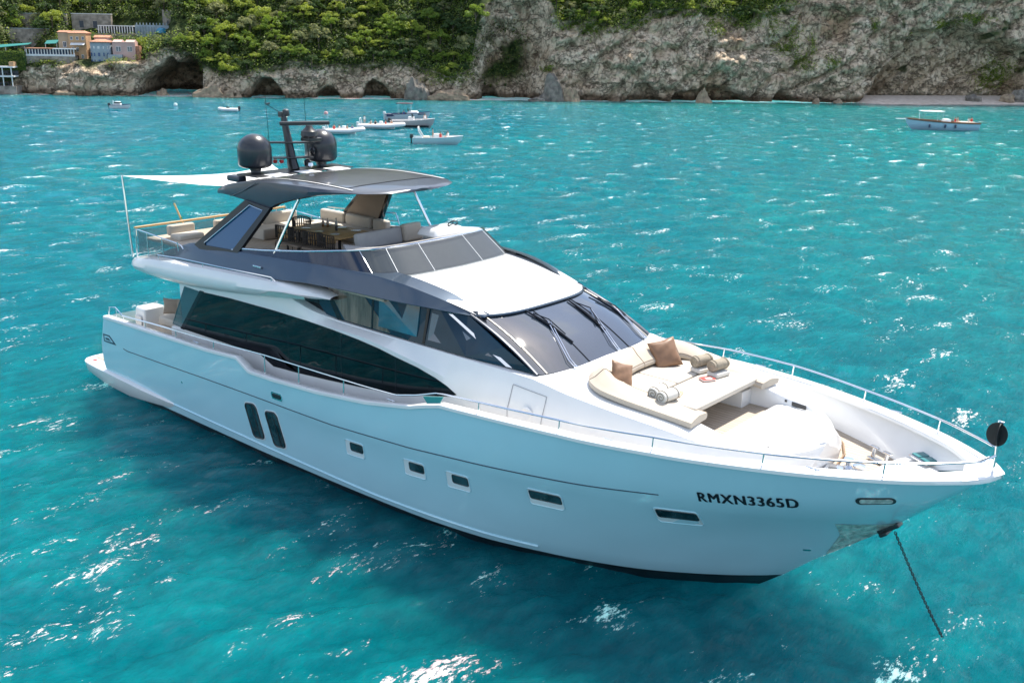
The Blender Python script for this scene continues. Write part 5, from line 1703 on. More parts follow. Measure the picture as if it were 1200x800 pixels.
def np_mesh(name, P, materials, mi=None):
    n = len(P) // 4
    me = bpy.data.meshes.new(name)
    me.vertices.add(len(P)); me.vertices.foreach_set('co', P.reshape(-1))
    me.loops.add(n * 4); me.loops.foreach_set('vertex_index', np.arange(n * 4, dtype=np.int32))
    me.polygons.add(n); me.polygons.foreach_set('loop_start', np.arange(0, n * 4, 4)); me.polygons.foreach_set('loop_total', np.full(n, 4))
    for m_ in materials: me.materials.append(m_)
    if mi is not None: me.polygons.foreach_set('material_index', mi.astype(np.int32))
    me.update()
    return me
def crown_mesh(seed, kind):
    rg = np.random.default_rng(seed)
    ncl = rg.integers(20, 32)
    C = []; Nn = []
    flat = {'round': .8, 'pine': .42, 'bush': .65}[kind]
    for i in range(ncl):
        th = rg.uniform(0, 6.28); ph = math.acos(rg.uniform(-.35, 1))
        rr_ = rg.uniform(.55, 1.0)
        c_ = np.array([math.sin(ph) * math.cos(th), math.sin(ph) * math.sin(th), math.cos(ph) * flat]) * rr_ * 1.0
        cr = rg.uniform(.20, .38)
        k = 62
        dv = rg.normal(size=(k, 3)); dv /= np.linalg.norm(dv, axis=1)[:, None]
        dv[:, 2] = np.abs(dv[:, 2]) * .9 - .15
        C.append(c_ + dv * cr * rg.uniform(.75, 1.05, (k, 1))); Nn.append(dv)
    C = np.concatenate(C); Nn = np.concatenate(Nn)
    return leaf_quads(C, Nn, .075, rg)
KINDS = [('round', 0, 'bright_broadleaf_tree', 'bright yellow green broadleaf tree'), ('round', 1, 'broadleaf_tree', 'mid green rounded tree'),
         ('round', 2, 'olive_tree', 'grey green olive tree'), ('pine', 0, 'umbrella_pine', 'flat topped light green pine'),
         ('round', 3, 'holm_oak', 'deep green evergreen oak'), ('pine', 3, 'dark_pine', 'dark spreading pine')]
CROWN = {}
for i, (k_, m_, nm, lb) in enumerate(KINDS):
    CROWN[i] = [np_mesh('crown', crown_mesh(10 * i + j, k_), [LEAVES[m_]]) for j in range(3)]
tk = MB().tube([(0, 0, -.5), (.05, .02, .3), (0, .06, .9)], [.085, .07, .045], 6).tube([(0, .06, .5), (.25, .12, .95)], [.045, .02], 5).tube([(0, .03, .45), (-.22, -.1, .92)], [.045, .02], 5)
TRK = tk.build('trunk', BARK)
trunk_me = TRK.data
bpy.data.objects.remove(TRK)
rgt = np.random.default_rng(21)
def where(s):
    for a, b_, nm in ((-200, -79, 'at the left edge'), (-79, -64, 'above the seaside houses'), (-64, -50, 'above the large cave'), (-50, -34, 'between the left caves'),
                      (-34, -18, 'above the small caves'), (-18, -5, 'beside the shady ravine'), (-5, 20, 'right of the ravine'), (20, 40, 'above the pointed sea rock'), (40, 200, 'at the far right cliff')):
        if a <= s < b_: return nm
def tree(s, v, r_, kind, grp='trees on the slope above the shore', zoff=0):
    p = tw(s, v)
    j = rgt.integers(0, 3)
    root = empty(KINDS[kind][2], tuple(map(float, p)), rgt.uniform(0, 6.28))
    H = r_ * rgt.uniform(.75, 1.15)
    cr = bpy.data.objects.new('crown', CROWN[kind][j]); COL.objects.link(cr); cr.parent = root
    cr.scale = (r_, r_ * rgt.uniform(.85, 1.1), r_ * rgt.uniform(.8, 1.1)); cr.location = (0, 0, H * .8)
    tr = bpy.data.objects.new('trunk', trunk_me); COL.objects.link(tr); tr.parent = root
    tr.scale = (r_ * .9, r_ * .9, H * .95)
    up_ = v - hrf(s)
    row = 'low on the slope' if up_ < 3 else ('midway up the slope' if up_ < 11 else 'high on the slope')
    tag(root, f"{KINDS[kind][3]} {row}, {where(s)}", 'tree', f"{KINDS[kind][3]}s {row} {where(s)}")
    return root
cnt = 0
placed = []
BLD = [(-84.5, -61, 2, 12.6), (-70.5, -56.5, 8, 16)]
def blocked(s, h):
    return (-83.5 < s < -61.3 and h < 9.6) or (-77 < s < -53.5 and 9.3 < h < 13.6) 
tries = 0
while cnt < 232 and tries < 9000:
    tries += 1
    s = rgt.uniform(-92, -5)
    hr = float(hrf(s))
    up_ = rgt.uniform(.3, 21) if rgt.random() < .8 else rgt.uniform(0, 8)
    v = hr + up_
    _, d, h = terrain(s, v)
    if blocked(s, float(h) + .6): continue
    r_ = rgt.uniform(1.15, 2.1)
    if up_ < 2.5: r_ *= .75
    if any((s - a)**2 + (v - b_)**2 < (.52 * (r_ + c_))**2 for a, b_, c_ in placed): continue
    placed.append((s, v, r_))
    kind = rgt.choice(6, p=[.22, .26, .20, .10, .14, .08])
    if s < -64 and h > 12: kind = rgt.choice([0, 3, 4, 5, 2])
    tree(s, v, r_, int(kind)); cnt += 1
tries = 0; c2_ = 0
while c2_ < 56 and tries < 4000:
    tries += 1
    s = rgt.uniform(7.5, 50); hr = float(hrf(s)); v = hr + rgt.uniform(-.4, 8.5)
    r_ = rgt.uniform(1.0, 1.8)
    if any((s - a)**2 + (v - b_)**2 < (.5 * (r_ + c_))**2 for a, b_, c_ in placed): continue
    placed.append((s, v, r_)); c2_ += 1
    tree(s, v, r_, int(rgt.choice(6, p=[.28, .26, .18, .08, .14, .06])), 'x')

# shrubs and ground cover: uncountable leaves over the slope
def cover(name, smp, size, mats_, probs, seed, off=.25):
    rg = np.random.default_rng(seed)
    s, v = smp(rg)
    P = tw(s, v); Ps = tw(s + .3, v); Pv = tw(s, v + .3)
    N_ = np.cross(Ps - P, Pv - P); N_ /= np.linalg.norm(N_, axis=1)[:, None] + 1e-9
    if (N_[:, 2].mean()) < 0: N_ = -N_
    C = P + N_ * (off * rg.uniform(0, 1.6, (len(s), 1)) * (.6 + .8 * np.clip(fbm(s * .8, v * .8, 0, 2, 400) + .4, 0, 1.4))[:, None]) + np.array([0, 0, .1])
    up_n = N_ * .5 + np.array([-.2, -.2, .8])
    Q = leaf_quads(C, up_n, size, rg)
    me = np_mesh(name, Q, mats_, rg.choice(len(mats_), size=len(s), p=probs))
    o = bpy.data.objects.new(name, me); COL.objects.link(o); o['kind'] = 'stuff'
    return o
def smp_slope(rg):
    s = rg.uniform(-92, -5.5, 90000); v = hrf(s) + rg.uniform(-.6, 21, 90000)
    _, _, h = terrain(s, v)
    k = ~(((s > -81) & (s < -62) & (h < 7.5)) | ((s > -75) & (s < -54) & (h > 9.3) & (h < 12.0)))
    return s[k], v[k]
o = cover('undergrowth', smp_slope, .16, LEAVES, [.08, .32, .14, .46], 31, .7)  # leaf mix weighted to the dark tone to paint shaded gaps between trees
tag(o, 'dense green scrub filling the slope between the trees', 'undergrowth')
def smp_top(rg):
    s = rg.uniform(7, 52, 30000); v = hrf(s) + rg.uniform(-1.2, 9, 30000)
    return s, v
o = cover('cliff_top_scrub', smp_top, .15, LEAVES, [.3, .35, .2, .15], 32, .6); tag(o, 'green scrub spilling over the edge of the pale cliff', 'scrub')
def smp_ivy(rg):
    s = rg.uniform(-6.5, 4.5, 26000); v = rg.uniform(2, 13, 26000)
    m_ = (fbm(s * .3, v * .3, 2, 3, 110) + .42 + .5 * rg.uniform(-.5, .5, 26000)) > 0
    k = m_ & (rg.uniform(size=26000) < np.interp(s, [-6.5, -3, 1.5, 4.5], [.6, 1, .9, .1]))
    return s[k], v[k]
o = cover('ivy', smp_ivy, .14, LEAVES[1:4:2] , [.35, .65], 33, .35); tag(o, 'dark green ivy covering the shady ravine wall', 'ivy')
def smp_spots(rg):
    S_, V_ = [], []
    for (s0, v0, rs, rv, n_) in ((49.5, 9.2, 2.4, 1.2, 900), (52.5, 7.0, 1.6, 1.6, 800), (57, 7.0, 1.2, 1.0, 500), (51, 12, 1.2, 2.2, 500), (85, 14.6, 4, .9, 1200), (80, 13.8, 3, .7, 700), (94, 5.0, 3.4, 2.8, 2600), (54, 10, .6, 2, 300),
                                (47, 13, 1.3, 2.5, 500), (-11, 3.6, 4, 1.0, 1400), (6.5, 5.1, .8, .4, 300), (73, 11.5, .8, 1.2, 260), (66, 13.5, .7, 1.2, 220), (-75, 5.2, 3, .6, 900), (-64, 5.6, 2.5, .9, 900), (-66, 8.7, 5.5, .9, 1900), (-60.5, 7.6, 2.5, 1.4, 1200), (14, 11.8, 2.2, 1.8, 900), (36, 12.2, 2.0, 1.5, 700)):
        S_.append(rg.normal(s0, rs * .5, n_)); V_.append(rg.normal(v0, rv * .5, n_))
    return np.concatenate(S_), np.concatenate(V_)
o = cover('cliff_plants', smp_spots, .13, LEAVES, [.4, .3, .2, .1], 34, .4); tag(o, 'small bushes and grass clinging to ledges of the bare rock', 'cliff plants')

# ====================================================================== ROCKS
ROCKM = [mat('sea_rock_tan', (.22, .16, .11), .9, bump=1, bscale=3, col2=(.40, .30, .20), vscale=1.5), mat('sea_rock_grey', (.12, .105, .09), .9, bump=1, bscale=3, col2=(.26, .23, .19), vscale=1.2)]
def rock(s, d, size, label, m_, seed, peak=0.0, z=0.0):
    bm = bmesh.new(); bmesh.ops.create_icosphere(bm, subdivisions=4, radius=1)
    for v in bm.verts:
        p = v.co.copy()
        n_ = mnoise.fractal(p * 1.3 + Vector((seed, 0, 0)), .9, 2.1, 5) * .38
        r_ = 1 + n_
        k = 1 - peak * max(p.z, 0)
        v.co = Vector((p.x * r_ * size[0] * k, p.y * r_ * size[1] * k, p.z * r_ * size[2]))
    me = bpy.data.meshes.new('rock'); bm.to_mesh(me); bm.free(); me.materials.append(m_)
    o = bpy.data.objects.new('rock', me); COL.objects.link(o)
    p = to_world(np.array(float(s)), np.array(float(d)), np.array(z)); o.location = tuple(map(float, p)); o.rotation_euler = (0, 0, math.atan2(ST[1], ST[0]))
    tag(o, label, 'rock')
    return o
rock(33.0, -1.2, (1.5, .8, 2.5), 'tan pointed rock standing alone in the sea below the cliff', ROCKM[0], 3, .85)
rock(6.6, -.4, (2.0, 1.3, 4.0), 'tall grey rock stack with green top at the mouth of the ravine', ROCKM[1], 8, .25)
rock(9.8, -.8, (1.7, 1.2, 2.2), 'rounded brown boulder right of the tall rock stack', ROCKM[0], 12, .2)
rock(4.0, -1.6, (1.3, .7, .7), 'low dark rock awash left of the tall rock stack', ROCKM[1], 14)
rock(53.8, -.9, (.7, .5, .8), 'small pale boulder at the waterline, left of two before the beach', ROCKM[0], 18)
rock(57.9, -.9, (.9, .5, .7), 'small pale boulder at the waterline, right of two before the beach', ROCKM[0], 22)
rock(-10.5, -.8, (3.2, 1.0, 1.6), 'brown shore rock slab under the grassy spur', ROCKM[0], 26, .2)
rock(-16, -.2, (2.0, 1.3, 3.2), 'grey rounded headland boulder left of the grassy spur', ROCKM[1], 30, .3)
rock(-49, -.6, (2.6, 1.0, 1.7), 'heap of tan boulders just right of the large cave', ROCKM[0], 33, .3)
rock(-46, -.5, (1.6, 1.0, 1.2), 'tan block on the right end of the boulder heap', ROCKM[0], 37)
rock(-57.5, 2.5, (1.0, .8, 1.0), 'reddish boulder inside the mouth of the large cave', ROCKM[0], 39)
rock(-72.5, -.6, (1.6, .7, .8), 'tan rock at the foot of the terrace cliff', ROCKM[0], 43)
rock(85.5, .6, (1.6, .9, .9), 'long grey boulder lying on the beach', ROCKM[1], 48, z=.6)
rock(92.5, .4, (1.4, 1.0, 1.1), 'brown boulder at the right end of the beach', ROCKM[0], 52, z=.6)
rock(95.5, 1.2, (2.2, 1.4, 1.9), 'largest grey boulder at the right edge of the beach', ROCKM[1], 55, z=.6)

# ====================================================================== BUILDINGS ON THE LEFT SHORE
OCHRE = mat('ochre_plaster', (.50, .31, .17), .9, var=.12, vscale=.8); TAN = mat('tan_plaster', (.40, .30, .20), .9, var=.12, vscale=.8); PINK = mat('pink_plaster', (.55, .38, .34), .9, var=.08, vscale=.8)
GREYB = mat('blue_grey_plaster', (.30, .36, .40), .9, var=.12, vscale=.8); TERRA = mat('terracotta_roof', (.42, .21, .13), .85, var=.25, vscale=3); STONE = mat('stone_wall', (.30, .26, .22), .95, bump=1, bscale=4, var=.35, vscale=1.2)
WPLAST = mat('white_plaster', (.70, .70, .69), .85, var=.05); DARKW = mat('dark_opening', (.02, .03, .05), .3); TEALA = mat('teal_awning', (.01, .18, .17), .7); BLUEW = mat('blue_shade_glass', (.05, .10, .22), .2)
HEDGE = mat('hedge_leaf', (.03, .075, .018), .7, bump=1, bscale=8, col2=(.07, .13, .03), vscale=2)
ROTS = math.atan2(ST[1], ST[0])
def site(name, s, d, z, label, cat, group=None):
    p = to_world(np.array(float(s)), np.array(float(d)), np.array(float(z)))
    return empty(name, tuple(map(float, p)), ROTS, label, cat, group)
# in local axes: x along the shore to the right, y inland, z up; the seaward face is at y=0
def B(root, name, m_, x0, x1, y0, y1, z0, z1, bev=0.0):
    return MB().box(((x0 + x1) / 2, (y0 + y1) / 2, (z0 + z1) / 2), (x1 - x0, y1 - y0, z1 - z0), 0, bev).build(name, m_, root, smooth=False)
def window(root, x, z, w_, h_, y=0.0, m_=None, fr=None):
    f = MB()
    e = .05
    f.box((x - w_ / 2 - e / 2, y - .02, z), (e, .08, h_ + 2 * e)).box((x + w_ / 2 + e / 2, y - .02, z), (e, .08, h_ + 2 * e)).box((x, y - .02, z + h_ / 2 + e / 2), (w_, .08, e)).box((x, y - .03, z - h_ / 2 - e / 2), (w_, .1, e)).box((x, y - .015, z), (.03, .05, h_))
    o = f.build('window', fr or WPLAST, root, smooth=False)
    MB().box((x, y - .004, z), (w_, .02, h_)).build('pane', m_ or DARKW, o, smooth=False)
    return o
def gable(root, x0, x1, y0, y1, z, h_, m_=None, ov=.12, hip=.0):
    x0 -= ov; x1 += ov; y0 -= ov; y1 += ov
    ym = (y0 + y1) / 2
    V = [(x0, y0, z), (x1, y0, z), (x1, y1, z), (x0, y1, z), (x0 + hip, ym, z + h_), (x1 - hip, ym, z + h_)]
    V += [(a, b_, c_ - .08) for a, b_, c_ in V[:4]]
    return MB().add(V, [(0, 1, 5, 4), (2, 3, 4, 5), (0, 4, 3), (1, 2, 5), (6, 7, 1, 0), (7, 8, 2, 1), (8, 9, 3, 2), (9, 6, 0, 3), (9, 8, 7, 6)]).build('roof', m_ or TERRA, root, smooth=False)
# tan block
r1_ = site('tan_house', -74.3, 5.6, 7.2, 'tan house with one white arched window left of the orange house', 'house')
B(r1_, 'wall', TAN, 0, 1.7, 0, 3, -3, 2.5); window(r1_, .95, .55, .45, .8, 0); gable(r1_, 0, 1.7, 0, 3, 2.5, .25)
r2_ = site('orange_house', -72.55, 5.2, 6.0, 'orange house with terracotta roof and white awning above the sea wall', 'house')
B(r2_, 'wall', OCHRE, 0, 2.75, 0, 3.2, 0, 3.6); B(r2_, 'lower_tower', OCHRE, 1.5, 2.75, -.3, 1.5, -2.4, .9)
gable(r2_, 0, 2.75, 0, 3.2, 3.6, .35, hip=.6)
MB().prism([(.35, -.02, 2.05), (.35, -.75, 1.75), (.35, -.75, 1.68), (.35, -.02, 1.98)], (2.2, 0, 0)).build('awning', WPLAST, r2_, smooth=False)
for x in (.5, 1.4, 2.3): window(r2_, x, 2.75, .3, .45)
for x in (.6, 1.3): window(r2_, x, 1.0, .3, .6)
for z in (-.1, -1.3): window(r2_, 2.1, z, .3, .5, -.3)
r3_ = site('blue_grey_house', -68.95, 3.2, 4.0, 'curved blue grey house with low red roof between orange and pink houses', 'house')
prof = []
m_ = MB(); ring = [(1.6 - 1.6 * math.cos(a), 1.3 - 1.3 * math.sin(a)) for a in frange(0, math.pi, 15)]
m_.grid([[(x, y, z) for x, y in ring + [(3.2, 3), (0, 3)]] for z in (-3, 4.2)], closed=True)
m_.build('wall', GREYB, r3_, sharp=40)
m_ = MB(); rr2 = [(1.6 - 1.75 * math.cos(a), 1.3 - 1.5 * math.sin(a)) for a in frange(0, math.pi, 15)] + [(3.3, 3.1), (-.1, 3.1)]
m_.grid([[(x, y, 4.18) for x, y in rr2], [(x, y, 4.30) for x, y in rr2], [(1.6 + (x - 1.6) * .3, 1.8 + (y - 1.8) * .3, 4.7) for x, y in rr2]], closed=True)
m_.build('roof', TERRA, r3_, sharp=30)
for z in (3.4, 2.3, 1.2):
    for a in (40, 65, 90, 115, 140):
        aa = R(a); cx_, cy_ = 1.6 - 1.61 * math.cos(aa), 1.3 - 1.31 * math.sin(aa)
        f = MB().box((cx_, cy_, z), (.34, .05, .55 if z < 3 else .4), R(90) - aa + R(0)).build('window', BLUEW if z < 3 else WPLAST, r3_, smooth=False)
r4_ = site('pink_house', -65.45, 4.6, 6.2, 'pink house with two pairs of arched windows above the cave rock', 'house')
B(r4_, 'wall', PINK, 0, 3.6, 0, 2.5, -2, 2.1)
for x0_ in (0, 2.0): gable(r4_, x0_ + .1, x0_ + 1.5, -.05, 2.4, 2.1, .35, PINK, .03)
B(r4_, 'annex', TERRA, 3.6, 4.2, .3, 2, -1, 1.5)
for x in (.75, 1.15, 2.55, 2.95): window(r4_, x, 1.0, .26, .7)
B(r4_, 'terrace', GREYB, -.6, 1.6, -1.0, 0, -2.5, .1)
# white balustraded terrace
r5_ = site('arcaded_terrace', -78.9, 3.0, 5.9, 'long white arcade with blue shade running along the top of the sea wall', 'arcade')
B(r5_, 'base_wall', STONE, 0, 7.6, 0, 2.4, -1.6, 0); B(r5_, 'back_wall', BLUEW, 0, 7.6, 1.9, 2.1, 0, 1.05); B(r5_, 'roof', TERRA, -.1, 4.2, -.1, 2.3, 1.1, 1.28); B(r5_, 'terrace_slab', WPLAST, 4.2, 7.7, -.1, 2.3, 1.1, 1.25)
for k in range(17): MB().box((.1 + k * .46, .02, .55), (.12, .12, 1.1)).build('column', WPLAST, r5_, smooth=False)
B(r5_, 'parapet', WPLAST, 0, 7.6, -.06, .0, 0, .32)
# upper arcades
r6_ = site('white_pergola', -69.4, 12.0, 9.6, 'white columned pergola under a planted terrace above the houses', 'pergola')
B(r6_, 'terrace_slab', WPLAST, 0, 5.8, -.1, 2, 1.15, 1.3); B(r6_, 'back_wall', DARKW, 0, 5.8, 1.6, 1.8, -.5, 1.15); B(r6_, 'base_wall', STONE, 0, 5.8, 0, 1.9, -2.5, 0)
for k in range(14): MB().box((.1 + k * .43, 0, .57), (.14, .14, 1.15)).build('column', WPLAST, r6_, smooth=False)
r7_ = site('grey_arcade', -63.3, 12.0, 9.7, 'grey arcade with crenellated top leading to a blue domed niche', 'arcade')
B(r7_, 'wall', GREYB, 0, 5.6, .4, 1.6, -1.2, 1.35)
for k in range(7): MB().box((.25 + k * .48, .3, .45), (.13, .25, 1.3)).build('column', GREYB, r7_, smooth=False)
for k in range(10): MB().box((.3 + k * .55, .5, 1.5), (.16, .2, .4)).build('merlon', GREYB, r7_, smooth=False)
MB().lathe([(1.0, 0), (.95, .4), (.75, .75), (.4, .95), (.02, 1.02)], (4.4, .5, 0), 20).build('blue_dome', mat('blue_tile', (.03, .22, .36), .25), r7_)
r8_ = site('stone_watchtower', -58.8, 13.6, 10.0, 'ruined grey stone watchtower at the end of the arcade', 'tower')
B(r8_, 'wall', STONE, 0, 1.7, 0, 1.8, -2, 3.3); B(r8_, 'side_wall', STONE, 1.7, 4.2, .6, 1.8, -2, 2.0)
for k in range(3): B(r8_, 'merlon', STONE, k * .65, k * .65 + .35, 0, .3, 3.3, 3.6)
window(r8_, .85, 1.6, .3, .5, 0, fr=STONE)
r9_ = site('retaining_wall', -75.2, 17.5, 10.4, 'weathered stone retaining wall with arches above the pergola', 'wall')
B(r9_, 'wall', STONE, 0, 6.6, 0, 1.2, -3, 2.3); B(r9_, 'coping', WPLAST, -.05, 6.65, -.08, 1.25, 2.3, 2.42)
for x in (1.6, 3.9): MB().box((x, -.01, .6), (.7, .06, 1.1)).build('archway', DARKW, r9_, smooth=False)
for (s0, d0, z0, ln, hh, lb) in ((-85.5, 16.5, 11.6, 9.5, 1.0, 'long grey terrace wall among the trees, upper left corner'), (-85.5, 12.5, 9.3, 7.5, .8, 'low terrace wall under the trees at the left edge, below the long one')):
    rt = site('terrace_wall', s0, d0, z0, lb, 'wall')
    B(rt, 'wall', STONE, 0, ln, 0, .6, -2.5, hh); B(rt, 'coping', GREYB, 0, ln, -.06, .66, hh, hh + .1)
rt = site('red_roofed_cottage', -69.0, 7.5, 8.0, 'low pink cottage with red roof behind the blue grey house', 'house')
B(rt, 'wall', PINK, 0, 2.4, 0, 2, -1, .95); gable(rt, 0, 2.4, 0, 2, .95, .35); window(rt, .7, .4, .28, .4); window(rt, 1.7, .4, .28, .4)
rt = site('white_villa', -60.6, 19.5, 13.6, 'white villa with flat roof half hidden high among the trees above the tower', 'house')
B(rt, 'wall', WPLAST, 0, 3.6, 0, 2.5, -2, 1.9); B(rt, 'roof', TERRA, -.1, 3.7, -.1, 2.6, 1.9, 2.05)
for x in (.7, 1.8, 2.9): window(rt, x, .9, .35, .6)
# seaside pavilion and kiosk
ra_ = site('seaside_pavilion', -85.5, -.4, .9, 'white two storey bathing pavilion at the water, left edge', 'pavilion')
B(ra_, 'quay', STONE, -2, 5.5, -.3, 3, -1.6, .35); B(ra_, 'back_wall', DARKW, -2, 5.2, 2.4, 2.6, .35, 3.3)
for z in (1.75, 3.2): B(ra_, 'floor_slab', WPLAST, -2, 5.3, -.2, 2.6, z, z + .22)
for k in range(6): MB().box((-1.8 + k * 1.35, -.1, 1.8), (.14, .14, 2.9)).build('column', WPLAST, ra_, smooth=False)
B(ra_, 'roof_cabin', OCHRE, 4.6, 5.3, .2, 1.6, 3.42, 4.1)
rb_ = site('boathouse', -70.3, .6, .8, 'small white roofed boathouse among the rocks under the grey house', 'boathouse')
B(rb_, 'wall', GREYB, 0, 1.8, 0, 1.6, -.8, 1.2); B(rb_, 'roof', WPLAST, -.1, 1.9, -.15, 1.7, 1.2, 1.38); window(rb_, .6, .5, .3, .5); B(rb_, 'mooring_post', WPLAST, -.35, -.25, -.3, -.2, -.8, 1.3)
rc_ = site('kiosk', -68.4, 2.0, 3.2, 'tiny white kiosk roof perched on the rock beneath the blue grey house', 'kiosk')
B(rc_, 'wall', GREYB, 0, 1.3, 0, 1, -1, .5); B(rc_, 'roof', WPLAST, -.1, 1.4, -.1, 1.1, .5, .66)
rd_ = site('teal_awning', -86, 5.4, 6.9, 'long teal shade awning over the terrace at the left edge', 'awning')
MB().prism([(0, 0, 0), (6.6, 0, .75), (6.6, 2.0, 1.0), (0, 2.0, .5)], (0, 0, -.06)).build('canopy', TEALA, rd_, smooth=False)
for x in (.3, 3, 6): MB().box((x, .1, -.7 + x * .05), (.08, .08, 1.6)).build('post', WPLAST, rd_, smooth=False)
re_ = site('teal_parasol_roof', -76.9, 6.6, 7.7, 'short teal awning left of the tan house', 'awning')
MB().prism([(0, 0, .1), (2.0, 0, .2), (2.0, 1.4, .75), (0, 1.4, .6)], (0, 0, -.06)).build('canopy', TEALA, re_, smooth=False)
for x in (.1, 1.9): MB().box((x, .1, -.5), (.08, .08, 1.3)).build('post', WPLAST, re_, smooth=False)
rf_ = site('clipped_hedge', -86, 1.6, 5.3, 'tall dark clipped hedge wall above the bathing pavilion', 'hedge')
rgh = np.random.default_rng(77)
n_ = 9000
Ch = np.stack([rgh.uniform(0, 7.0, n_), rgh.uniform(-.15, .1, n_), rgh.uniform(-1.6, 1.35, n_)], -1)
Qh = leaf_quads(Ch, np.tile([0, -1., .3], (n_, 1)), .09, rgh)
hm_ = bpy.data.objects.new('foliage', np_mesh('foliage', Qh, [LEAVES[1], LEAVES[3]], rgh.integers(0, 2, n_))); COL.objects.link(hm_); hm_.parent = rf_
B(rf_, 'stem_wall', HEDGE, 0, 7, .05, .9, -1.7, 1.3)

# ====================================================================== PEOPLE
SKIN = mat('skin', (.50, .28, .18), .6); HAIR = mat('dark_hair', (.03, .02, .015), .7)
def figure(kind, name='person'):
    if kind == 'sit':
        J = [(0, 0, .0), (0, -.02, .28), (0, .0, .50), (0, .0, .60), (0, .02, .70), (0, .02, .80)]
        legs = [[(.09, .06, .0), (.12, .46, .06), (.13, .50, -.36), (.13, .60, -.40)]]
        arms = [[(.19, 0, .50), (.24, .12, .24), (.20, .36, .14), (.18, .44, .12)]]
    else:
        J = [(0, 0, .92), (0, 0, 1.15), (0, .0, 1.40), (0, .0, 1.50), (0, .02, 1.60), (0, .02, 1.70)]
        legs = [[(.09, 0, .90), (.10, .02, .50), (.10, -.02, .08), (.10, .12, .03)]]
        arms = [[(.19, 0, 1.40), (.25, -.02, 1.12), (.26, .10, .88), (.26, .14, .80)]]
    V = list(J); E = [(i, i + 1) for i in range(5)]; Rr = [.15, .13, .15, .06, .095, .085]
    for sgn in (-1, 1):
        for L, root_, rad_ in ((legs[0], 0, [.095, .065, .045, .04]), (arms[0], 2, [.06, .042, .034, .03])):
            k = len(V); V += [(x * sgn, y, z) for x, y, z in L]
            E.append((root_, k)); E += [(k + i, k + i + 1) for i in range(3)]; Rr += rad_
    me = bpy.data.meshes.new('person'); me.from_pydata(V, E, []); o = bpy.data.objects.new('person', me); COL.objects.link(o)
    sk = o.modifiers.new('s', 'SKIN'); sk.use_smooth_shade = True
    for i, v in enumerate(me.skin_vertices[0].data): v.radius = (Rr[i], Rr[i] * .85); v.use_root = (i == 0)
    o.modifiers.new('d', 'SUBSURF').levels = 1
    dg_ = bpy.context.evaluated_depsgraph_get(); dg_.update()
    m2_ = bpy.data.meshes.new_from_object(o.evaluated_get(dg_))
    bpy.data.objects.remove(o)
    m2_.materials.clear(); m2_.materials.append(SKIN)
    for p in m2_.polygons: p.material_index = 0
    return m2_
PM = {'sit': figure('sit'), 'stand': figure('stand')}
CLOTH = {'white': mat('white_shirt', (.75, .74, .72), .85), 'blue': mat('blue_shirt', (.06, .12, .35), .85), 'red': mat('red_swimsuit', (.55, .05, .05), .8), 'dark': mat('dark_swimwear', (.02, .02, .03), .8)}
hh = MB().lathe([(.02, .0), (.085, .02), (.098, .07), (.08, .12), (.02, .145)], (0, -.005, 0), 12).build('hair', HAIR); hair_me = hh.data; bpy.data.objects.remove(hh)
sh1 = MB().lathe([(.17, 0), (.165, .12), (.15, .24), (.19, .34), (.17, .42), (.08, .46)], (0, 0, 0), 14).build('shirt', SKIN); shirt_me = sh1.data; bpy.data.objects.remove(sh1)
def person(parent_loc, rz, kind, col, label, sc=.85, group=None):
    o = bpy.data.objects.new('person', PM[kind]); COL.objects.link(o)
    o.location = parent_loc; o.rotation_euler = (0, 0, rz); o.scale = (sc,) * 3
    z0 = .70 if kind == 'sit' else 1.60
    h_ = bpy.data.objects.new('hair', hair_me); COL.objects.link(h_); h_.parent = o; h_.location = (0, .0, z0 + .03)
    if col:
        m_ = shirt_me.copy(); m_.materials.clear(); m_.materials.append(CLOTH[col])
        c_ = bpy.data.objects.new('swimwear' if col in ('red', 'dark') else 'shirt', m_); COL.objects.link(c_); c_.parent = o
        c_.location = (0, -.01, z0 - .62); c_.scale = (1, .8, 1)
    return tag(o, label, 'person', group)

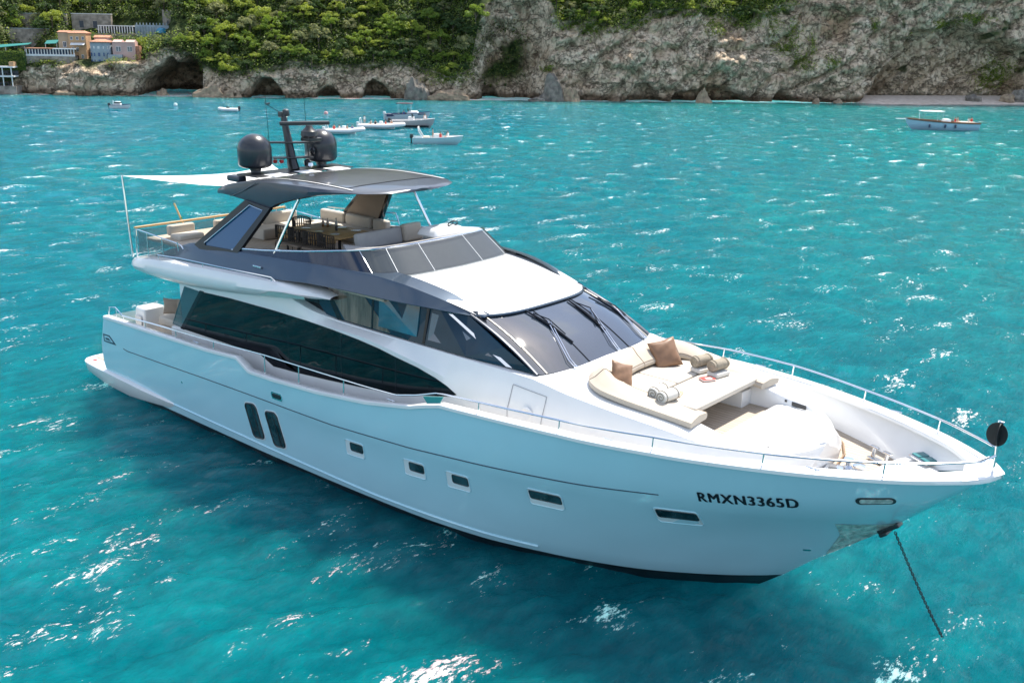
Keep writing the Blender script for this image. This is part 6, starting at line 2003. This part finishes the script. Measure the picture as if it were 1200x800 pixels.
# ====================================================================== OTHER BOATS
RIBM = mat('white_rubber_tube', (.72, .72, .72), .5); NAVY = mat('navy_hull', (.015, .03, .09), .25, coat=.6); LGREY = mat('light_grey_hull', (.50, .53, .56), .3, coat=.4); AQHULL = mat('pale_aqua_hull', (.45, .62, .66), .25, coat=.6)
def small_hull(L, Bm, H, m_, root, band=None, sheer_up=.25, rows_n=20):
    mb = MB()
    lv = [(-.2, .55, .82), (0.0, .80, .90), (.5, .95, .97), (1.0, 1.0, 1.0)]
    for sg in (-1, 1):
        rows = []
        for i in frange(0, 1, rows_n):
            r_ = []
            for zf, yf, xf in lv:
                x = -L / 2 + i * L * (xf)
                tap = (1 - max(0, (i - .45) / .55)**(2.2 if zf > .4 else 1.7)) 
                y = Bm / 2 * yf * max(tap, 0)
                z = zf * (H + sheer_up * i**2) if zf > 0 else zf
                r_.append((x, sg * y, z))
            rows.append(r_)
        mb.grid(rows)
    mb.add([(-L / 2, -Bm / 2 * .55, -.2), (-L / 2, Bm / 2 * .55, -.2), (-L / 2, Bm / 2, H), (-L / 2, -Bm / 2, H)], [(0, 1, 2, 3)])
    hl = mb.build('hull', m_, root, sharp=40)
    # deck inside
    rows = []
    for i in frange(0, .98, 14):
        tap = (1 - max(0, (i - .45) / .55)**2.2); y = Bm / 2 * tap * .92; z = (H + sheer_up * i**2) * (.62 if i < .62 else .94)
        rows.append([(-L / 2 + i * L, -y, z), (-L / 2 + i * L, 0, z + (.05 if i > .62 else 0)), (-L / 2 + i * L, y, z)])
    MB().grid(rows).build('deck', NONSKID, root)
    mb = MB()
    for sg in (-1, 1):
        mb.tube([(-L / 2 + i * L, sg * Bm / 2 * (1 - max(0, (i - .45) / .55)**2.2), (H + sheer_up * i**2)) for i in frange(0, 1, 20)], .04, 6)
    mb.build('rub_rail', band or WPLAST, root)
    return hl
def outboard(root, L, H, m_=None, y=0):
    mb = MB().box((-L / 2 - .18, y, H + .12), (.34, .26, .42), 0, .08).box((-L / 2 - .2, y, H - .35), (.14, .08, .7), 0, .02)
    mb.build('outboard_motor', m_ or DARKMET, root)
def boat_root(name, x, y, rz, label, cat='boat', z=0.02):
    return empty(name, (x, y, z), rz, label, cat)
RZ = R(40.8)
def loc_on(root_loc, rz, x, y, z): 
    return (root_loc[0] + x * math.cos(rz) - y * math.sin(rz), root_loc[1] + x * math.sin(rz) + y * math.cos(rz), z)
# 1 centre speedboat
bl_ = (-42.0, 55.6); r_ = boat_root('motorboat', *bl_, RZ, 'pale aqua open motorboat with white roll bar floating alone, right of the group')
small_hull(5.0, 1.8, .62, AQHULL, r_, WPLAST, .22)
MB().tube([(-1.5, -.75, .6), (-1.9, -.72, 1.25), (-2.0, -.5, 1.62), (-2.0, .5, 1.62), (-1.9, .72, 1.25), (-1.5, .75, .6)], .06, 8).build('roll_bar', WPLAST, r_)
MB().box((-.15, 0, .75), (.6, .7, .5), 0, .1).build('console', WPLAST, r_); MB().box((-1.2, 0, .6), (.6, 1.3, .3), 0, .08).build('seat', BEIGE, r_); outboard(r_, 5.0, .6)
person(loc_on(bl_, RZ, -.55, .1, .45), RZ - R(90), 'stand', None, 'person standing at the console of the pale aqua motorboat', .62)
person(loc_on(bl_, RZ, .25, -.3, .62), RZ, 'sit', 'red', 'person in red swimwear sitting just ahead of the console of the aqua motorboat', .75)
person(loc_on(bl_, RZ, .95, .2, .66), RZ + .8, 'sit', 'white', 'person in white sitting on the foredeck of the aqua motorboat', .75)
# 2 blue-white cabin boat
bl_ = (-63.6, 72.0); r_ = boat_root('day_cruiser', *bl_, RZ, 'white day cruiser with navy stripe and dark bimini, farthest of the group')
small_hull(5.6, 1.9, .85, LGREY, r_, NAVY, .35)
for sg in (-1, 1): MB().prism([(-2.6, sg * .97, .55), (2.2, sg * .62, .88), (2.2, sg * .62, .98), (-2.6, sg * .97, .80)], (0, sg * .03, 0)).build('side_stripe', NAVY, r_, smooth=False)
MB().box((.6, 0, 1.05), (1.6, 1.1, .4), 0, .15, taper=.75).build('cabin', WPLAST, r_); MB().prism([(.1, -.5, 1.2), (-.1, -.5, 1.55), (-.1, .5, 1.55), (.1, .5, 1.2)], (.03, 0, 0)).build('windscreen', GLASSD, r_, smooth=False)
MB().box((-.4, 0, 2.15), (2.0, 1.4, .07), 0, .03).build('bimini', mat('maroon_canvas', (.10, .03, .04), .8), r_)
MB().tube([(-1.2, -.65, .8), (-1.2, -.65, 2.12)], .025, 6).tube([(-1.2, .65, .8), (-1.2, .65, 2.12)], .025, 6).tube([(.4, -.6, 1.0), (.4, -.62, 2.12)], .025, 6).tube([(.4, .6, 1.0), (.4, .62, 2.12)], .025, 6).build('bimini_frame', CHROME, r_)
outboard(r_, 5.6, .8, WPLAST)
person(loc_on(bl_, RZ, -.5, -.2, .7), RZ, 'sit', 'blue', 'person in a blue shirt sitting under the dark bimini', .8)
# 3 RIBs
def rib(loc, rz, L, label, cons=True):
    r_ = boat_root('inflatable_boat', *loc, rz, label)
    mb = MB(); rr_ = .24
    pth = [(-L / 2, -.68, .32), (L * .15, -.68, .34)] + [(L * .15 + (L * .35) * math.sin(R(a)), -.68 * math.cos(R(a)), .34 + .18 * math.sin(R(a))) for a in (20, 40, 60, 75, 90, 105, 120, 140, 160)] + [(L * .15, .68, .34), (-L / 2, .68, .32)]
    mb.tube(pth, [.16] + [rr_] * (len(pth) - 2) + [.16], 12).build('tube', RIBM, r_)
    MB().box((-.1 * L, 0, .15), (L * .8, 1.1, .25), 0, .05).build('floor', NONSKID, r_)
    MB().box((.0, 0, .55), (.4, .5, .6), 0, .08).build('console', WPLAST, r_)
    MB().tube([(-L / 2 + .3, -.6, .5), (-L / 2 + .2, -.55, 1.15), (-L / 2 + .2, .55, 1.15), (-L / 2 + .3, .6, .5)], .045, 8).build('roll_bar', WPLAST, r_)
    outboard(r_, L * .96, .42, WPLAST)
    return r_
b_ = (-55.9, 55.1); rib(b_, RZ, 4.2, 'white inflatable boat crowded with people, nearest of the group')
for i, (x, y, k, c_, lb) in enumerate([(-1.1, .2, 'sit', 'red', 'person in red at the stern of the nearest inflatable boat'), (-.45, -.3, 'sit', 'white', 'person in white seated behind the console of the nearest inflatable boat'), (.35, .2, 'sit', None, 'bare chested person just ahead of the console of the nearest inflatable boat'), (.95, -.2, 'sit', 'blue', 'person in blue near the bow of the nearest inflatable boat')]):
    person(loc_on(b_, RZ, x, y, .42), RZ + i, k, c_, lb, .72)
b_ = (-57.9, 62.3); rib(b_, RZ, 5.2, 'longer white inflatable boat between the crowded one and the grey motorboat')
for i, (x, y, k, c_, lb) in enumerate([(-1.9, 0, 'stand', 'white', 'person in white standing at the stern of the longer inflatable boat'), (-1.2, .3, 'sit', None, 'bare chested person aft in the longer inflatable boat'), (-.6, -.3, 'sit', 'dark', 'person in dark swimwear behind the console of the longer inflatable boat'), (.5, .25, 'sit', 'red', 'person in red forward of the console of the longer inflatable boat'), (1.2, -.1, 'sit', None, 'bare chested person at the bow of the longer inflatable boat')]):
    person(loc_on(b_, RZ, x, y, .42), RZ + i * 1.7, k, c_, lb, .72 if k == 'sit' else .62)
# grey motorboat
bl_ = (-57.0, 66.5); r_ = boat_root('motorboat', *bl_, RZ, 'dark bottomed grey motorboat just right of the longer inflatable boat')
small_hull(5.2, 1.8, .75, mat('warm_grey_hull', (.40, .36, .36), .35, coat=.4), r_, WPLAST, .3)
for sg in (-1, 1): MB().prism([(-2.5, sg * .80, .02), (1.9, sg * .62, .06), (1.9, sg * .66, .26), (-2.5, sg * .86, .28)], (0, sg * .05, 0)).build('bottom_paint', BOOT, r_, smooth=False)
MB().box((-.2, 0, .95), (.7, .8, .5), 0, .1).build('console', WPLAST, r_); MB().prism([(.1, -.5, 1.1), (-.15, -.5, 1.5), (-.15, .5, 1.5), (.1, .5, 1.1)], (.03, 0, 0)).build('windscreen', GLASSD, r_, smooth=False); outboard(r_, 5.2, .7)
person(loc_on(bl_, RZ, 1.4, .1, .95), RZ, 'sit', 'white', 'person in white on the bow of the grey motorboat', .75)
# wooden launch at right
bl_ = (-13.4, 117.3); rz = RZ + math.pi
r_ = boat_root('wooden_launch', *bl_, rz, 'long pale blue wooden launch with brown gunwale and white canopy near the beach')
small_hull(9.2, 2.5, .95, mat('pale_blue_launch_hull', (.42, .58, .72), .35, coat=.4), r_, mat('brown_gunwale', (.20, .08, .03), .4, coat=.5), .45, 26)
for sg in (-1, 1): MB().tube([(-4.6 + i * 9.2, sg * (1.27 * (1 - max(0, (i - .45) / .55)**2.2)), (.88 + .45 * i**2)) for i in frange(0, .97, 20)], .09, 6).build('gunwale_strake', mat('varnished_strake', (.16, .07, .03), .4), r_)
MB().box((1.3, 0, 2.25), (2.7, 1.8, .09), 0, .03).build('canopy', WPLAST, r_)
MB().tube([(.1, -.85, .9), (.1, -.85, 2.2)], .03, 6).tube([(.1, .85, .9), (.1, .85, 2.2)], .03, 6).tube([(2.5, -.7, 1.0), (2.5, -.8, 2.2)], .03, 6).tube([(2.5, .7, 1.0), (2.5, .8, 2.2)], .03, 6).build('canopy_posts', CHROME, r_)
MB().box((-.7, 0, 1.05), (.7, 1.3, .55), 0, .1).build('console', WPLAST, r_); MB().box((-3.2, 0, .85), (1.8, 1.8, .35), 0, .1).build('sun_bed', BEIGE, r_)
MB().box((5.1, 0, 1.25), (1.3, .35, .07), 0, .02).build('bow_plank', WPLAST, r_)
for x in (-1.4, -.1, 1.9): MB().lathe([(.02, 0), (.13, .08), (.13, .42), (.02, .5)], (x, 1.36, .25), 10).lathe([(.02, 0), (.13, .08), (.13, .42), (.02, .5)], (x, -1.36, .25), 10).build('fender', NAVY, r_)
for i, (x, y, c_, lb) in enumerate([(-1.7, .3, 'red', 'person in red sitting behind the console of the wooden launch'), (-2.3, -.4, None, 'bare chested person amidships on the sun bed of the wooden launch'), (-3.4, .3, 'white', 'person in white reclining near the stern of the wooden launch'), (-4.0, -.2, 'red', 'person in red right at the stern of the wooden launch')]):
    person(loc_on(bl_, rz, x, y, .95), rz + i, 'sit', c_, lb, .8)
# two far tenders
bl_ = (-102.6, 54.9); r_ = boat_root('cabin_boat', *bl_, RZ, 'small white cabin boat far off below the orange house')
small_hull(2.8, 1.1, .4, WPLAST, r_, NAVY, .15); MB().box((-.35, 0, .65), (.9, .7, .5), 0, .1, taper=.75).build('cabin', WPLAST, r_); MB().box((-.35, 0, .72), (.8, .72, .16), 0, .02).build('cabin_window', GLASSD, r_)
MB().tube([(-.9, -.35, .4), (-1.0, 0, 1.05), (-.9, .35, .4)], .035, 6).build('roll_bar', WPLAST, r_); outboard(r_, 2.8, .35)
bl_ = (-89.2, 63.1); r_ = boat_root('tender', *bl_, RZ + math.pi, 'white moored tender with dark motor in front of the large sea cave')
mb = MB().tube([(-1.3, -.4, .25), (.6, -.4, .27)] + [(.6 + .7 * math.sin(R(a)), -.4 * math.cos(R(a)), .28 + .08 * math.sin(R(a))) for a in (30, 60, 90, 120, 150)] + [(.6, .4, .27), (-1.3, .4, .25)], .2, 10); mb.build('tube', RIBM, r_)
MB().box((-.2, 0, .2), (2.0, .7, .2), 0, .04).build('floor', NONSKID, r_); outboard(r_, 2.5, .4); MB().box((.1, 0, .5), (.35, .4, .3), 0, .05).build('console', DARKMET, r_)
# buoys
for (x, y, m_, lb) in ((-78.1, 70.7, mat('pink_buoy', (.65, .30, .28), .5), 'pink mooring buoy left of the day cruiser'), (-102.8, 63.4, mat('white_buoy', (.75, .72, .70), .5), 'white mooring buoy between the cabin boat and the tender')):
    rt = empty('mooring_buoy', (x, y, .1), 0, lb, 'buoy')
    MB().lathe([(.03, -.28), (.2, -.2), (.3, 0), (.22, .22), (.05, .32)], (0, 0, 0), 14).build('float', m_, rt)
    MB().tube([(.1 * math.cos(a), 0, .38 + .1 * math.sin(a)) for a in frange(0, 6.28, 12)], .025, 5).build('ring', DARKMET, rt)
